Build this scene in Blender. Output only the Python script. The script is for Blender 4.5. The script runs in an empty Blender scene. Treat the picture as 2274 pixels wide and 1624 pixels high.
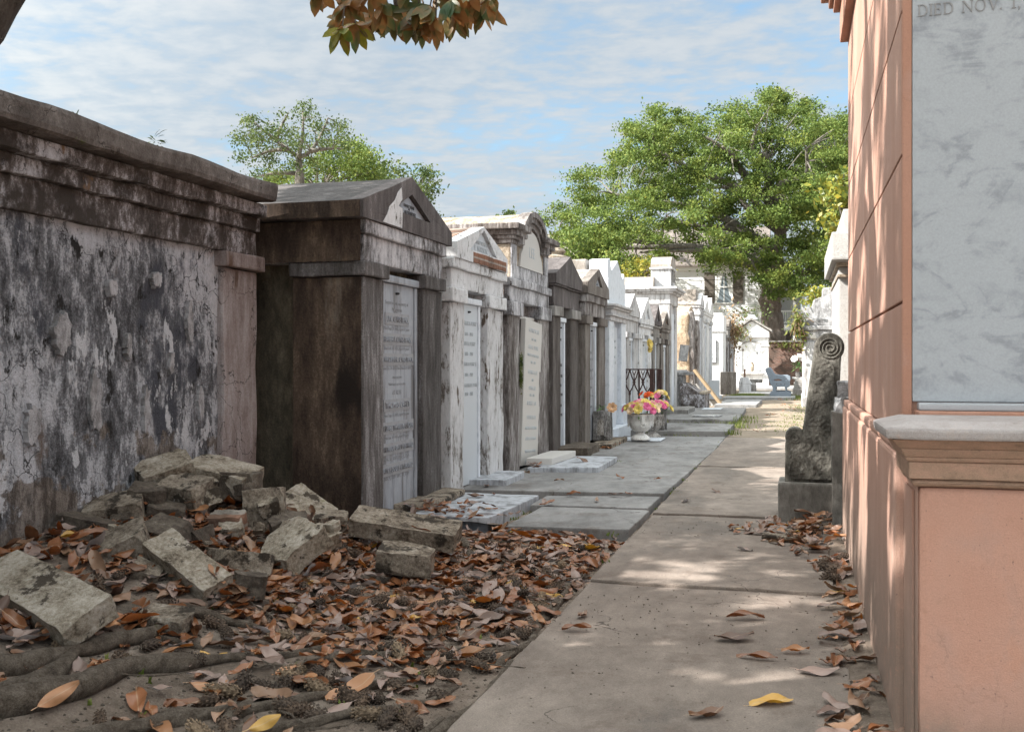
import bpy, bmesh, math, random
import numpy as np
from mathutils import Vector, Matrix, Euler, noise
R = random.Random(7)
rad = math.radians
sc = bpy.context.scene
COL = sc.collection
TH = math.atan(629 / 2210)
CT, ST = math.cos(TH), math.sin(TH)
FPX, HCAM, HY = 2210.0, 1.2, 805.0
# ---- measuring helpers: a point measured in the photograph, put at its own real distance ----
def dep(px, py, d):
    cx = (px - 1136.5) / FPX * d
    return Vector((cx * CT - d * ST, cx * ST + d * CT, HCAM - (py - HY) / FPX * d))
def gr(px, py, z=0.0):
    return dep(px, py, FPX * (HCAM - z) / (py - HY))
def sm(t):
    t = max(0.0, min(1.0, t)); return t * t * (3 - 2 * t)
def soil(x, y):
    m = 0.33 * sm((-2.0 - x) / 1.6)
    m *= 1 - 0.72 * sm((y - 5.5) / 0.8)
    m *= sm((y - 1.2) / 2.2) * 0.6 + 0.4
    m += 0.07 * math.exp(-((x + 3.15) / 0.45) ** 2 - ((y - 5.1) / 0.7) ** 2)
    n = noise.noise(Vector((x * 1.7, y * 1.7, 3.1))) * 0.03 + noise.noise(Vector((x * 6, y * 6, 1.1))) * 0.012
    e = sm((-1.12 - x) / 0.35)
    return -0.035 + m + n * (0.3 + 0.7 * e) + 0.012 * e
def hit(px, py):
    d = 1.5
    while d < 30:
        p = dep(px, py, d)
        if p.z <= soil(p.x, p.y): return p
        d += 0.02
    return dep(px, py, d)
def visible(p, m=0.0):
    d = p[1] * CT - p[0] * ST
    if d < 0.1: return False
    u = 1136.5 + FPX * (p[0] * CT + p[1] * ST) / d; v = HY - FPX * (p[2] - HCAM) / d
    return -m < u < 2273 + m and -m < v < 1624 + m

# ---- object helpers ----
def tag(o, label=None, cat=None, group=None, kind=None):
    if label: o['label'] = label
    if cat: o['category'] = cat
    if group: o['group'] = group
    if kind: o['kind'] = kind
    return o
def thing(name, loc, label, cat, group=None, rot=(0, 0, 0)):
    o = bpy.data.objects.new(name, None); COL.objects.link(o)
    o.location = loc; o.rotation_euler = rot; o.empty_display_size = 0.1
    return tag(o, label, cat, group)
def link(name, me, m, parent=None):
    o = bpy.data.objects.new(name, me); COL.objects.link(o)
    if m is not None:
        me.materials.clear(); me.materials.append(m)
    if parent is not None: o.parent = parent
    return o
def wobble(bm, cut, amp, seed=0.0, fine=0.0):
    for _ in range(5):
        es = [e for e in bm.edges if e.calc_length() > cut]
        if not es: break
        bmesh.ops.subdivide_edges(bm, edges=es, cuts=1, use_grid_fill=True)
    for v in bm.verts:
        p = v.co * 3.1 + Vector((seed, seed * 1.7, 0)); q = v.co * 13 + Vector((0, seed, seed))
        v.co += noise.noise_vector(p) * amp + noise.noise_vector(q) * amp * 0.5
        if fine: v.co += noise.noise_vector(v.co * 37) * fine
class MB:
    """collects shapes, given in the world, into one mesh object"""
    def __init__(s): s.bm = bmesh.new()
    def box(s, x0, x1, y0, y1, z0, z1, M=None, taper=None):
        vs = []
        for z in (z0, z1):
            for x, y in ((x0, y0), (x1, y0), (x1, y1), (x0, y1)):
                p = Vector((x, y, z)); vs.append(s.bm.verts.new(M @ p if M else p))
        for f in ((3, 2, 1, 0), (4, 5, 6, 7), (0, 1, 5, 4), (1, 2, 6, 5), (2, 3, 7, 6), (3, 0, 4, 7)):
            s.bm.faces.new([vs[i] for i in f])
        return s
    def prism(s, pts, a, b, axis='x'):
        """polygon in the plane across axis (x: pts are y,z; y: x,z; z: x,y), from a to b"""
        def P(u, v, w):
            return (w, u, v) if axis == 'x' else ((u, w, v) if axis == 'y' else (u, v, w))
        A = [s.bm.verts.new(P(u, v, a)) for u, v in pts]; B = [s.bm.verts.new(P(u, v, b)) for u, v in pts]
        n = len(pts); s.bm.faces.new(A); s.bm.faces.new(B[::-1])
        for i in range(n): s.bm.faces.new((A[i], B[i], B[(i + 1) % n], A[(i + 1) % n]))
        return s
    def lathe(s, prof, c=(0, 0, 0), seg=20):
        c = Vector(c); rings = []
        for r, z in prof:
            rings.append([s.bm.verts.new(c + Vector((r * math.cos(2 * math.pi * i / seg), r * math.sin(2 * math.pi * i / seg), z))) for i in range(seg)])
        for a, b in zip(rings, rings[1:]):
            for i in range(seg): s.bm.faces.new((a[i], a[(i + 1) % seg], b[(i + 1) % seg], b[i]))
        s.bm.faces.new(rings[0][::-1]); s.bm.faces.new(rings[-1])
        return s
    def tube(s, pts, rs, seg=8):
        pts = [Vector(p) for p in pts]
        if not isinstance(rs, (list, tuple)): rs = [rs] * len(pts)
        up = Vector((0.13, 0.21, 1)); rings = []
        for i, p in enumerate(pts):
            t = (pts[min(i + 1, len(pts) - 1)] - pts[max(i - 1, 0)]).normalized()
            if abs(t.dot(up.normalized())) > 0.95: up = Vector((1, 0.2, 0.1))
            a = t.cross(up).normalized(); b = a.cross(t)
            rings.append([s.bm.verts.new(p + (a * math.cos(2 * math.pi * k / seg) + b * math.sin(2 * math.pi * k / seg)) * rs[i]) for k in range(seg)])
        for a, b in zip(rings, rings[1:]):
            for i in range(seg): s.bm.faces.new((a[i], a[(i + 1) % seg], b[(i + 1) % seg], b[i]))
        s.bm.faces.new(rings[0][::-1]); s.bm.faces.new(rings[-1])
        return s
    def build(s, name, m, parent=None, bevel=0.0, cut=0.0, amp=0.0, smooth=False, seed=0.0):
        bm = s.bm
        bmesh.ops.recalc_face_normals(bm, faces=bm.faces)
        if bevel:
            es = [e for e in bm.edges if len(e.link_faces) == 2 and e.calc_face_angle(0) > 0.5]
            bmesh.ops.bevel(bm, geom=es, offset=bevel, segments=2, affect='EDGES', profile=0.6, clamp_overlap=True)
        if cut: wobble(bm, cut, amp, seed or R.random() * 50)
        if parent is not None:
            bm.transform(Matrix.Translation(-parent.location))
        me = bpy.data.meshes.new(name); bm.to_mesh(me); bm.free()
        if smooth:
            for p in me.polygons: p.use_smooth = True
        return link(name, me, m, parent)
def np_mesh(name, V, F, m, parent=None, smooth=False):
    """V (n,3), F (k,j) arrays"""
    V = np.asarray(V, dtype=np.float32); F = np.asarray(F, dtype=np.int32)
    if parent is not None: V = V - np.array(parent.location, dtype=np.float32)
    me = bpy.data.meshes.new(name); j = F.shape[1]
    me.vertices.add(len(V)); me.vertices.foreach_set('co', V.ravel())
    me.loops.add(F.size); me.loops.foreach_set('vertex_index', F.ravel())
    me.polygons.add(len(F)); me.polygons.foreach_set('loop_start', np.arange(len(F), dtype=np.int32) * j)
    me.polygons.foreach_set('loop_total', np.full(len(F), j, dtype=np.int32))
    me.update(calc_edges=True); me.validate()
    if smooth: me.polygons.foreach_set('use_smooth', np.ones(len(F), dtype=bool))
    return link(name, me, m, parent)
def _from_curve(cu):
    o = bpy.data.objects.new('tmp', cu); COL.objects.link(o)
    dg = bpy.context.evaluated_depsgraph_get(); dg.update()
    me = bpy.data.meshes.new_from_object(o.evaluated_get(dg))
    bpy.data.objects.remove(o); bpy.data.curves.remove(cu)
    return me
def outline(polys, half, bevel=0.0):
    """flat outlines (the later ones are holes) in x,y thickened by +-half in z"""
    cu = bpy.data.curves.new('outline', 'CURVE'); cu.dimensions = '2D'; cu.fill_mode = 'BOTH'
    cu.extrude = half; cu.bevel_depth = bevel; cu.bevel_resolution = 1
    for pl in polys:
        sp = cu.splines.new('POLY'); sp.points.add(len(pl) - 1); sp.use_cyclic_u = True
        for q, (x, y) in zip(sp.points, pl): q.co = (x, y, 0, 1)
    return _from_curve(cu)
def text_mesh(lines, size, depth=0.004, spacing=1.4, align='CENTER', xs=1.0):
    cu = bpy.data.curves.new('text', 'FONT'); cu.body = '\n'.join(lines); cu.size = size
    cu.align_x = align; cu.extrude = depth; cu.space_line = spacing; cu.resolution_u = 2
    me = _from_curve(cu)
    if xs != 1.0: me.transform(Matrix.Diagonal((xs, 1, 1, 1)))
    return me
FACE_X = Matrix(((0, 0, 1, 0), (1, 0, 0, 0), (0, 1, 0, 0), (0, 0, 0, 1)))     # flat x,y -> world y,z, facing +x
FACE_Y = Matrix(((1, 0, 0, 0), (0, 0, -1, 0), (0, 1, 0, 0), (0, 0, 0, 1)))    # flat x,y -> world x,z, facing -y
def put(name, me, m, at, parent, face=FACE_X):
    me.transform(face); me.transform(Matrix.Translation(Vector(at) - (parent.location if parent is not None else Vector())))
    return link(name, me, m, parent)
# ---------------- materials ----------------
class NT:
    def __init__(s, name):
        s.m = bpy.data.materials.new(name); s.m.use_nodes = True
        s.t = s.m.node_tree; s.b = s.t.nodes['Principled BSDF']; s.out = s.t.nodes['Material Output']
    def n(s, typ, ins=None, **kw):
        nd = s.t.nodes.new(typ)
        for k, v in kw.items(): setattr(nd, k, v)
        for k, v in (ins or {}).items(): s.set(nd.inputs[k], v)
        return nd
    def set(s, sock, v):
        if isinstance(v, bpy.types.NodeSocket): s.t.links.new(v, sock)
        elif isinstance(v, tuple) and len(v) == 3 and sock.type == 'RGBA': sock.default_value = v + (1,)
        else: sock.default_value = v
    def math(s, op, a, b=0.0, clamp=False):
        return s.n('ShaderNodeMath', {0: a, 1: b}, operation=op, use_clamp=clamp).outputs[0]
    def mix(s, f, a, b, mode='MIX'):
        nd = s.n('ShaderNodeMix', data_type='RGBA', blend_type=mode)
        s.set(nd.inputs[0], f); s.set(nd.inputs[6], a); s.set(nd.inputs[7], b)
        return nd.outputs[2]
    def pos(s, scale=(1, 1, 1), loc=(0, 0, 0), src=None):
        if src is None: src = s.n('ShaderNodeNewGeometry').outputs['Position']
        return s.n('ShaderNodeMapping', {'Vector': src, 'Scale': scale, 'Location': loc}).outputs[0]
    def noise(s, vec, scale, detail=6, rough=0.6, dist=0.0):
        return s.n('ShaderNodeTexNoise', {'Vector': vec, 'Scale': scale, 'Detail': detail, 'Roughness': rough, 'Distortion': dist}).outputs[0]
    def step(s, v, a, b):
        return s.n('ShaderNodeMapRange', {0: v, 1: a, 2: b, 3: 0.0, 4: 1.0}, interpolation_type='SMOOTHSTEP').outputs[0]
    def ramp(s, v, stops):
        nd = s.n('ShaderNodeValToRGB', {0: v}); cr = nd.color_ramp
        while len(cr.elements) < len(stops): cr.elements.new(0.5)
        for e, (p, c) in zip(cr.elements, stops): e.position = p; e.color = tuple(c) + (1,)
        return nd.outputs[0]
    def bump(s, h, strength=0.5, dist=0.01):
        nd = s.n('ShaderNodeBump', {'Height': h, 'Strength': strength, 'Distance': dist})
        s.t.links.new(nd.outputs[0], s.b.inputs['Normal'])
    def fin(s, col, rough=0.9, spec=0.3):
        s.set(s.b.inputs['Base Color'], col); s.set(s.b.inputs['Roughness'], rough)
        s.b.inputs['Specular IOR Level'].default_value = spec
        return s.m
def plaster(name, stops, sc=1.0, st=0.35, seed=0.0, patch=(), crack=0.0, bump=0.6, rough=0.92, grain=0.25, w=(0.4, 0.42, 0.18), span=(0.36, 0.64), bd=0.012, foot=None):
    """weathered render: ramp of noise stretched down the wall, harder-edged patches on top, grain and cracks"""
    k = NT(name); geo = k.n('ShaderNodeNewGeometry').outputs['Position']
    p = k.pos((sc, sc, sc * st), (seed, seed * .7, seed * .3), geo); q = k.pos((sc, sc, sc), (seed * .5, seed, 1), geo)
    a = k.noise(p, 1.7, 5, .6); b = k.noise(p, 10, 8, .72); c = k.noise(q, 48, 5, .7)
    v = k.math('ADD', k.math('ADD', k.math('MULTIPLY', a, w[0]), k.math('MULTIPLY', b, w[1])), k.math('MULTIPLY', c, w[2]))
    v = k.n('ShaderNodeMapRange', {0: v, 1: span[0], 2: span[1]}).outputs[0]
    col = k.ramp(v, stops); h = k.math('MULTIPLY', v, 0.5)
    for i, (pc, ps, lo, hi, pst) in enumerate(patch):
        pv = k.pos((1, 1, pst), (seed + 7 * i + 3, seed * .3 + 2 * i, i), geo)
        f = k.step(k.noise(pv, ps, 9, .68), lo, hi)
        col = k.mix(f, col, pc); h = k.math('ADD', h, k.math('MULTIPLY', f, 0.25))
    if crack:
        dv = k.n('ShaderNodeVectorMath', {0: q, 1: k.n('ShaderNodeTexNoise', {'Vector': q, 'Scale': 3.0, 'Detail': 5.0}).outputs['Color']}, operation='ADD').outputs[0]
        e = k.n('ShaderNodeTexVoronoi', {'Vector': dv, 'Scale': 1.6}, feature='DISTANCE_TO_EDGE').outputs['Distance']
        f = k.math('MULTIPLY', k.math('SUBTRACT', 1.0, k.step(e, 0.0, 0.014)), crack)
        f = k.math('MULTIPLY', f, k.step(a, .45, .55))
        col = k.mix(f, col, (0.03, 0.025, 0.022)); h = k.math('SUBTRACT', h, k.math('MULTIPLY', f, .6))
    if foot:      # rising damp and bared render along the foot of the wall
        z = k.n('ShaderNodeSeparateXYZ', {0: geo}).outputs[2]
        zz = k.math('ADD', z, k.math('MULTIPLY', k.math('SUBTRACT', k.noise(q, 2.4, 8, .68), .5), 1.7))
        col = k.mix(k.math('MULTIPLY', k.math('SUBTRACT', 1.0, k.step(zz, foot[1] - .05, foot[1] + .05)), .88), col, k.mix(k.step(b, .42, .6), foot[0], foot[2]))
    g = k.noise(q, 190, 2, .6)
    col = k.mix(grain, col, k.ramp(g, [(0.3, (0.25,) * 3), (0.7, (0.95,) * 3)]), 'OVERLAY')
    k.bump(k.math('ADD', h, k.math('MULTIPLY', k.math('ADD', c, k.math('MULTIPLY', g, .4)), 0.35)), bump, bd)
    return k.fin(col, rough)
W, LG, G, DG, K = (.62, .62, .64), (.36, .36, .37), (.17, .165, .165), (.075, .07, .068), (.028, .025, .023)
BR, TAN, OCH = (.10, .065, .045), (.33, .26, .2), (.30, .2, .1)
M = {}
M['plaster_pale'] = plaster('plaster_pale', [(0, (.10, .095, .095)), (.35, (.26, .25, .255)), (.6, (.42, .41, .43)), (1, (.58, .57, .6))], 3, .5, 13, crack=.5, bump=.8)
M['brown_body'] = plaster('side_olive_brown', [(0, (.03, .025, .018)), (.4, (.085, .07, .05)), (.7, (.15, .125, .09)), (1, (.28, .22, .15))], 1.6, .4, 25, patch=[((.02, .017, .014), 2.2, .55, .64, .5)], bump=.7)
M['wall_old'] = plaster('limewash_blackened', [(0, (.034, .034, .037)), (.22, (.088, .088, .096)), (.42, (.205, .207, .225)), (.55, (.45, .455, .49)), (.74, (.58, .58, .63)), (1, (.66, .66, .7))], 1.5, .42, 3, span=(.37, .63),
                        patch=[((.17, .135, .12), 2.6, .60, .68, .5), ((.075, .078, .095), 1.1, .53, .59, .6), ((.62, .62, .66), 4.2, .60, .625, .45), ((.03, .028, .028), 7, .58, .64, .6)], crack=.9, bump=.9, bd=.025, foot=((.09, .07, .058), .62, (.24, .2, .17)))
M['ledge_old'] = plaster('ledge_blackened', [(0, (.04, .034, .032)), (.3, (.10, .085, .08)), (.5, (.2, .18, .178)), (.66, (.46, .45, .48)), (1, (.62, .62, .66))], 2.6, .5, 11, span=(.38, .62),
                         patch=[((.06, .05, .045), 2.2, .50, .6, 1), ((.22, .14, .09), 3.5, .60, .66, .7)], crack=.9, bump=.8)
M['cap_old'] = plaster('cap_grey', [(0, (.045, .038, .034)), (.4, (.10, .084, .076)), (.7, (.16, .14, .13)), (1, (.3, .27, .25))], 1.6, .7, 5, patch=[((.09, .1, .03), 3, .63, .7, 1)], crack=.9)
M['pier_old'] = plaster('pier_mauve', [(0, (.06, .045, .04)), (.3, (.2, .155, .145)), (.6, (.3, .255, .25)), (1, (.46, .43, .44))], 1.4, .2, 9, patch=[((.12, .075, .055), 3, .58, .68, .25)], crack=.8)
M['brown'] = plaster('brown_stained', [(0, (.015, .011, .009)), (.35, (.042, .029, .022)), (.65, (.088, .062, .046)), (1, (.22, .165, .12))], 1.2, .3, 21, patch=[((.17, .145, .12), 3.2, .56, .70, .25), ((.2, .145, .095), 2.4, .59, .70, .5), ((.018, .013, .011), 1.6, .54, .66, .4)], bump=.7, rough=.95)
M['brown_front'] = plaster('front_grey_stained', [(0, (.022, .02, .018)), (.35, (.066, .06, .058)), (.6, (.125, .117, .117)), (.8, (.26, .255, .26)), (1, (.43, .43, .45))], 1.5, .16, 23, bump=.6)
M['frieze'] = plaster('frieze_white_stained', [(0, (.04, .036, .034)), (.3, (.15, .145, .15)), (.5, (.33, .33, .35)), (.72, (.52, .52, .55)), (1, (.6, .6, .62))], 2.2, .35, 27, span=(.38, .62), patch=[((.06, .05, .045), 5, .6, .66, .6)])
M['roof_dark'] = plaster('roof_dark_grey', [(0, (.03, .028, .028)), (.5, (.07, .064, .064)), (1, (.15, .14, .14))], 2, .6, 31, crack=.7, bump=.5)
M['gable_dark'] = plaster('gable_charcoal', [(0, (.035, .03, .03)), (.45, (.085, .075, .075)), (.8, (.14, .125, .125)), (1, (.34, .33, .34))], 1.8, .22, 33, crack=.3, bump=.5)
M['white'] = plaster('white_peeling', [(0, (.06, .052, .046)), (.22, (.24, .23, .225)), (.36, (.6, .61, .63)), (1, (.78, .79, .82))], 2.6, .4, 41, span=(.37, .62), patch=[((.10, .085, .07), 4.5, .625, .66, .45), ((.25, .22, .19), 9, .62, .66, .4)], crack=.5, bump=.8)
M['white_pier'] = plaster('white_flaking', [(0, (.07, .058, .048)), (.26, (.22, .2, .185)), (.38, (.56, .56, .575)), (1, (.78, .785, .81))], 4.0, .3, 43, span=(.37, .62), patch=[((.13, .10, .08), 8, .605, .64, .3)], bump=1.0)
M['grey_pier'] = plaster('pier_grey_streaked', [(0, (.035, .03, .028)), (.3, (.10, .085, .078)), (.5, (.2, .18, .175)), (.7, (.36, .345, .34)), (1, (.5, .49, .49))], 3.2, .2, 47, span=(.37, .63), patch=[((.06, .048, .042), 3, .56, .64, .3)], bump=.9)
M['dark_pier'] = plaster('pier_dark', [(0, (.03, .026, .024)), (.45, (.08, .068, .062)), (.8, (.14, .125, .12)), (1, (.3, .29, .28))], 3, .16, 51, bump=.7)
M['mid_pier'] = plaster('pier_mid', [(0, (.05, .043, .038)), (.4, (.13, .112, .10)), (.75, (.22, .2, .185)), (1, (.4, .385, .37))], 3, .18, 53, bump=.8)
M['stucco_warm'] = plaster('stucco_warm', [(0, (.08, .06, .045)), (.3, (.25, .2, .15)), (.6, (.42, .36, .29)), (1, (.58, .53, .46))], 5, .8, 57, span=(.38, .62), bump=1.0)
M['ruin'] = plaster('ruin_tan', [(0, (.08, .06, .045)), (.3, (.27, .2, .14)), (.6, (.42, .33, .24)), (1, (.6, .52, .42))], 1.6, .7, 59, patch=[((.1, .085, .075), 1.3, .56, .66, .5)], crack=.8, bump=1)
M['white_far'] = plaster('white_far', [(0, (.18, .17, .16)), (.22, (.45, .45, .45)), (.45, (.68, .68, .68)), (1, (.8, .8, .8))], 1.4, .3, 61, bump=.4)
M['white_grey'] = plaster('white_grey_streaks', [(0, (.07, .065, .06)), (.3, (.26, .25, .25)), (.5, (.48, .48, .49)), (1, (.68, .68, .7))], 2.4, .16, 63, bump=.5)
M['dull_grey'] = plaster('dull_grey', [(0, (.08, .072, .066)), (.4, (.2, .19, .18)), (1, (.4, .39, .38))], 2.4, .2, 65, bump=.6)
M['cement_block'] = plaster('cement_tan', [(0, (.14, .12, .10)), (.5, (.3, .27, .245)), (1, (.45, .42, .39))], 2, .6, 67)
M['stucco_white'] = plaster('roughcast_white', [(0, (.35, .32, .3)), (.4, (.6, .58, .56)), (1, (.78, .77, .75))], 4, 1, 69, w=(.1, .3, .6), bump=1.0, bd=.03, grain=.4)
M['lichen_grey'] = plaster('lichen_grey', [(0, (.06, .06, .06)), (.4, (.2, .2, .205)), (.7, (.36, .36, .37)), (1, (.6, .59, .56))], 2, .5, 71, patch=[((.6, .58, .54), 2.4, .58, .64, 1)])
def marble(name, base, vein, amt=.5, sc=1.0, vw=.09, rough=.45, seed=0, dark=None, slant=None):
    k = NT(name); p = k.pos((sc, sc, sc * .8), (seed, seed, 0))
    if slant:   # veins run along a slant
        p = k.n('ShaderNodeMapping', {'Vector': k.n('ShaderNodeNewGeometry').outputs['Position'], 'Rotation': (0, slant, 0), 'Scale': (sc * .75, sc, sc * 1.25)}).outputs[0]
    a = k.noise(p, 2.2, 8, .62, 1.2); b = k.noise(p, 7, 6, .6, .6)
    v = k.math('ABSOLUTE', k.math('SUBTRACT', a, .5))
    f = k.math('MULTIPLY', k.math('SUBTRACT', 1.0, k.step(v, 0.0, vw)), k.step(b, .42, .62))
    col = k.mix(k.math('MULTIPLY', f, amt), base, vein)
    col = k.mix(k.math('MULTIPLY', k.step(b, .5, .7), amt * .6), col, vein)
    if dark:
        s = k.noise(k.pos((1, 1, .12), (seed * 2, 1, 0)), 6.5, 7, .7)
        col = k.mix(k.math('MULTIPLY', k.step(s, .47, .64), .85), col, dark)
    g = k.noise(k.pos(), 160, 3, .6)
    col = k.mix(.12, col, k.ramp(g, [(.3, (.3,) * 3), (.7, (.9,) * 3)]), 'OVERLAY')
    k.bump(k.math('ADD', b, k.math('MULTIPLY', g, .5)), .12, .004)
    return k.fin(col, rough, .4)
M['tablet'] = marble('tablet_marble', (.30, .325, .37), (.4, .42, .46), .4, 1.5, seed=2, rough=.5, dark=(.11, .105, .11))
M['tablet_clean'] = marble('tablet_clean', (.5, .54, .585), (.5, .53, .57), .3, 1.5, seed=4, rough=.5)
M['tablet_warm'] = marble('tablet_warm', (.5, .485, .465), (.5, .48, .47), .3, 1.5, seed=5, rough=.5)
M['marble_grey'] = marble('carrara_panel', (.335, .35, .375), (.17, .18, .205), .5, 1.5, vw=.07, seed=8, rough=.32, slant=rad(-42))
M['marble_side'] = marble('marble_blue', (.64, .68, .74), (.4, .44, .5), .5, 2.0, seed=9, rough=.5)
M['marble_slab'] = marble('marble_slab', (.42, .44, .48), (.22, .23, .25), .6, 2.5, seed=12, rough=.6, dark=(.13, .13, .135))
M['ledger'] = marble('letter_grey', (.3, .31, .33), (.16, .16, .17), .3, 3, seed=3, rough=.7)
M['letter_dark'] = marble('letter_dark', (.07, .07, .075), (.05, .05, .05), .3, 3, seed=3, rough=.7)
M['letter_faint'] = marble('letter_faint', (.455, .485, .515), (.4, .4, .42), .3, 3, seed=3, rough=.7)
def pink(name, c0, c1, c2, seed=0, st=.25, foot=.36, c2b=(.37, .23, .19)):
    k = NT(name); p = k.pos((1, 1, st), (seed, 0, 0)); q = k.pos()
    a = k.noise(p, 4.5, 6, .62); b = k.noise(q, 30, 6, .65); g = k.noise(q, 230, 3, .6)
    col = k.ramp(a, [(.32, c0), (.5, c1), (.7, c2)])
    col = k.mix(k.math('MULTIPLY', k.step(b, .56, .74), .3), col, (.30, .17, .12))
    z = k.n('ShaderNodeSeparateXYZ', {0: q}).outputs[2]                            # splash dirt along the foot of the wall
    dz = k.math('ADD', z, k.math('MULTIPLY', k.math('SUBTRACT', a, .5), .5))
    dirt = k.math('MULTIPLY', k.math('SUBTRACT', 1.0, k.step(dz, foot * .15, foot)), k.step(k.math('ADD', b, k.math('MULTIPLY', g, .4)), .45, .68))
    pt = k.noise(k.pos((1, 1, .7), (seed * 3, 1, 2)), 3.2, 7, .62)
    col = k.mix(k.math('MULTIPLY', k.step(pt, .55, .62), .4), col, c2b)
    cw = k.n('ShaderNodeVectorMath', {0: q, 1: k.n('ShaderNodeTexNoise', {'Vector': q, 'Scale': 2.2, 'Detail': 6.0}).outputs['Color']}, operation='ADD').outputs[0]
    hair = k.math('MULTIPLY', k.math('SUBTRACT', 1.0, k.step(k.n('ShaderNodeTexVoronoi', {'Vector': cw, 'Scale': 1.1}, feature='DISTANCE_TO_EDGE').outputs['Distance'], 0.0, .005)), k.step(a, .48, .56))
    col = k.mix(k.math('MULTIPLY', hair, .22), col, (.2, .12, .09))
    col = k.mix(k.math('MULTIPLY', dirt, .85), col, (.22, .17, .14))
    col = k.mix(k.math('MULTIPLY', k.step(k.noise(q, 90, 2, .5), .72, .76), .6), col, (.12, .08, .07))
    col = k.mix(.16, col, k.ramp(g, [(.3, (.3,) * 3), (.7, (.9,) * 3)]), 'OVERLAY')
    k.bump(k.math('ADD', b, k.math('MULTIPLY', g, .7)), .35, .006)
    return k.fin(col, .85, .3)
M['pink'] = pink('pink_stucco', (.36, .205, .155), (.40, .24, .185), (.44, .29, .235), 1, foot=.85)
M['pink_front'] = pink('salmon_stucco', (.43, .235, .175), (.44, .25, .19), (.39, .245, .2), 4, .6, .3, (.46, .235, .16))
M['pink_red'] = pink('terracotta_stucco', (.33, .17, .115), (.36, .19, .135), (.39, .22, .165), 6)
M['sill'] = plaster('sill_grey_pink', [(0, (.16, .13, .12)), (.35, (.29, .255, .245)), (.7, (.34, .31, .305)), (1, (.37, .31, .285))], 2, 1, 73, patch=[((.36, .26, .215), 2.5, .62, .70, 1), ((.12, .10, .09), 9, .66, .72, 1)], bump=.3)
M['mould'] = plaster('mould_ochre_pink', [(0, (.17, .11, .08)), (.4, (.3, .2, .145)), (.7, (.36, .225, .165)), (1, (.4, .24, .185))], 2, 1.6, 75, patch=[((.17, .12, .085), 5, .62, .7, 3)], bump=.3)
def concrete(name, c0, c1, seed=0, dk=.5):
    k = NT(name); p = k.pos((1, .6, 1), (seed, seed, 0)); q = k.pos()
    a = k.noise(p, 1.3, 7, .65); b = k.noise(p, 7, 8, .7); g = k.noise(q, 170, 4, .65); d = k.noise(q, 26, 3, .5)
    v = k.math('ADD', k.math('MULTIPLY', a, .55), k.math('MULTIPLY', b, .45))
    col = k.ramp(v, [(.38, c0), (.62, c1)])
    st = k.step(k.noise(k.pos((1, .5, 1), (seed * 3 + 4, 2, 0)), .9, 7, .7), .5, .66)
    col = k.mix(k.math('MULTIPLY', st, dk), col, (.075, .07, .066))
    cv = k.n('ShaderNodeVectorMath', {0: q, 1: k.n('ShaderNodeTexNoise', {'Vector': q, 'Scale': 1.7, 'Detail': 6.0}).outputs['Color']}, operation='ADD').outputs[0]
    ce = k.n('ShaderNodeTexVoronoi', {'Vector': cv, 'Scale': .8}, feature='DISTANCE_TO_EDGE').outputs['Distance']
    ck = k.math('MULTIPLY', k.math('SUBTRACT', 1.0, k.step(ce, 0.0, .006)), k.step(a, .47, .55))
    col = k.mix(k.math('MULTIPLY', ck, .85), col, (.04, .032, .028))
    col = k.mix(k.math('MULTIPLY', k.step(d, .70, .75), .8), col, (.05, .035, .028))
    col = k.mix(k.math('MULTIPLY', k.step(k.noise(q, 3, 9, .75), .52, .66), .55), col, (.11, .085, .07))
    col = k.mix(.35, col, k.ramp(g, [(.32, (.25,) * 3), (.68, (.95,) * 3)]), 'OVERLAY')
    k.bump(k.math('ADD', k.math('MULTIPLY', b, .8), g), .4, .006)
    return k.fin(col, .9, .25)
M['path'] = concrete('path_concrete', (.135, .112, .097), (.25, .213, .185), 1, .5)
M['paving'] = concrete('paving_grey', (.14, .138, .138), (.265, .26, .258), 5, .8)
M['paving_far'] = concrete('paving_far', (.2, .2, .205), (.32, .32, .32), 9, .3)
def earth(name, c0, c1, c2, seed=0):
    k = NT(name); q = k.pos((1, 1, 1), (seed, 0, 0))
    a = k.noise(q, 2.5, 6, .6); b = k.noise(q, 18, 8, .7); g = k.noise(q, 120, 5, .75)
    pb = k.n('ShaderNodeTexVoronoi', {'Vector': q, 'Scale': 85.0}, feature='F1')
    v = k.math('ADD', k.math('MULTIPLY', a, .4), k.math('ADD', k.math('MULTIPLY', b, .35), k.math('MULTIPLY', g, .25)))
    col = k.ramp(v, [(.36, c0), (.5, c1), (.66, c2)])
    pebble = k.math('MULTIPLY', k.math('SUBTRACT', 1.0, k.step(pb.outputs['Distance'], .2, .34)), k.step(k.n('ShaderNodeSeparateXYZ', {0: pb.outputs['Color']}).outputs[0], .8, .82))
    col = k.mix(k.math('MULTIPLY', pebble, .7), col, (.36, .32, .29))
    k.bump(k.math('ADD', k.math('ADD', b, g), k.math('MULTIPLY', pebble, .5)), .9, .02)
    return k.fin(col, .97, .15)
M['soil'] = earth('soil', (.095, .074, .057), (.26, .21, .172), (.44, .375, .32))
M['dirt'] = earth('dirt_tan', (.17, .135, .105), (.28, .23, .18), (.36, .305, .25), 4)
M['rock'] = plaster('rubble_grey', [(0, (.045, .034, .026)), (.3, (.15, .12, .092)), (.6, (.29, .245, .195)), (1, (.46, .41, .35))], 5, 1, 81, patch=[((.05, .04, .031), 7, .54, .60, 1), ((.2, .19, .10), 3.5, .67, .75, 1)], bump=1.0, span=(.38, .62))
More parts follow.
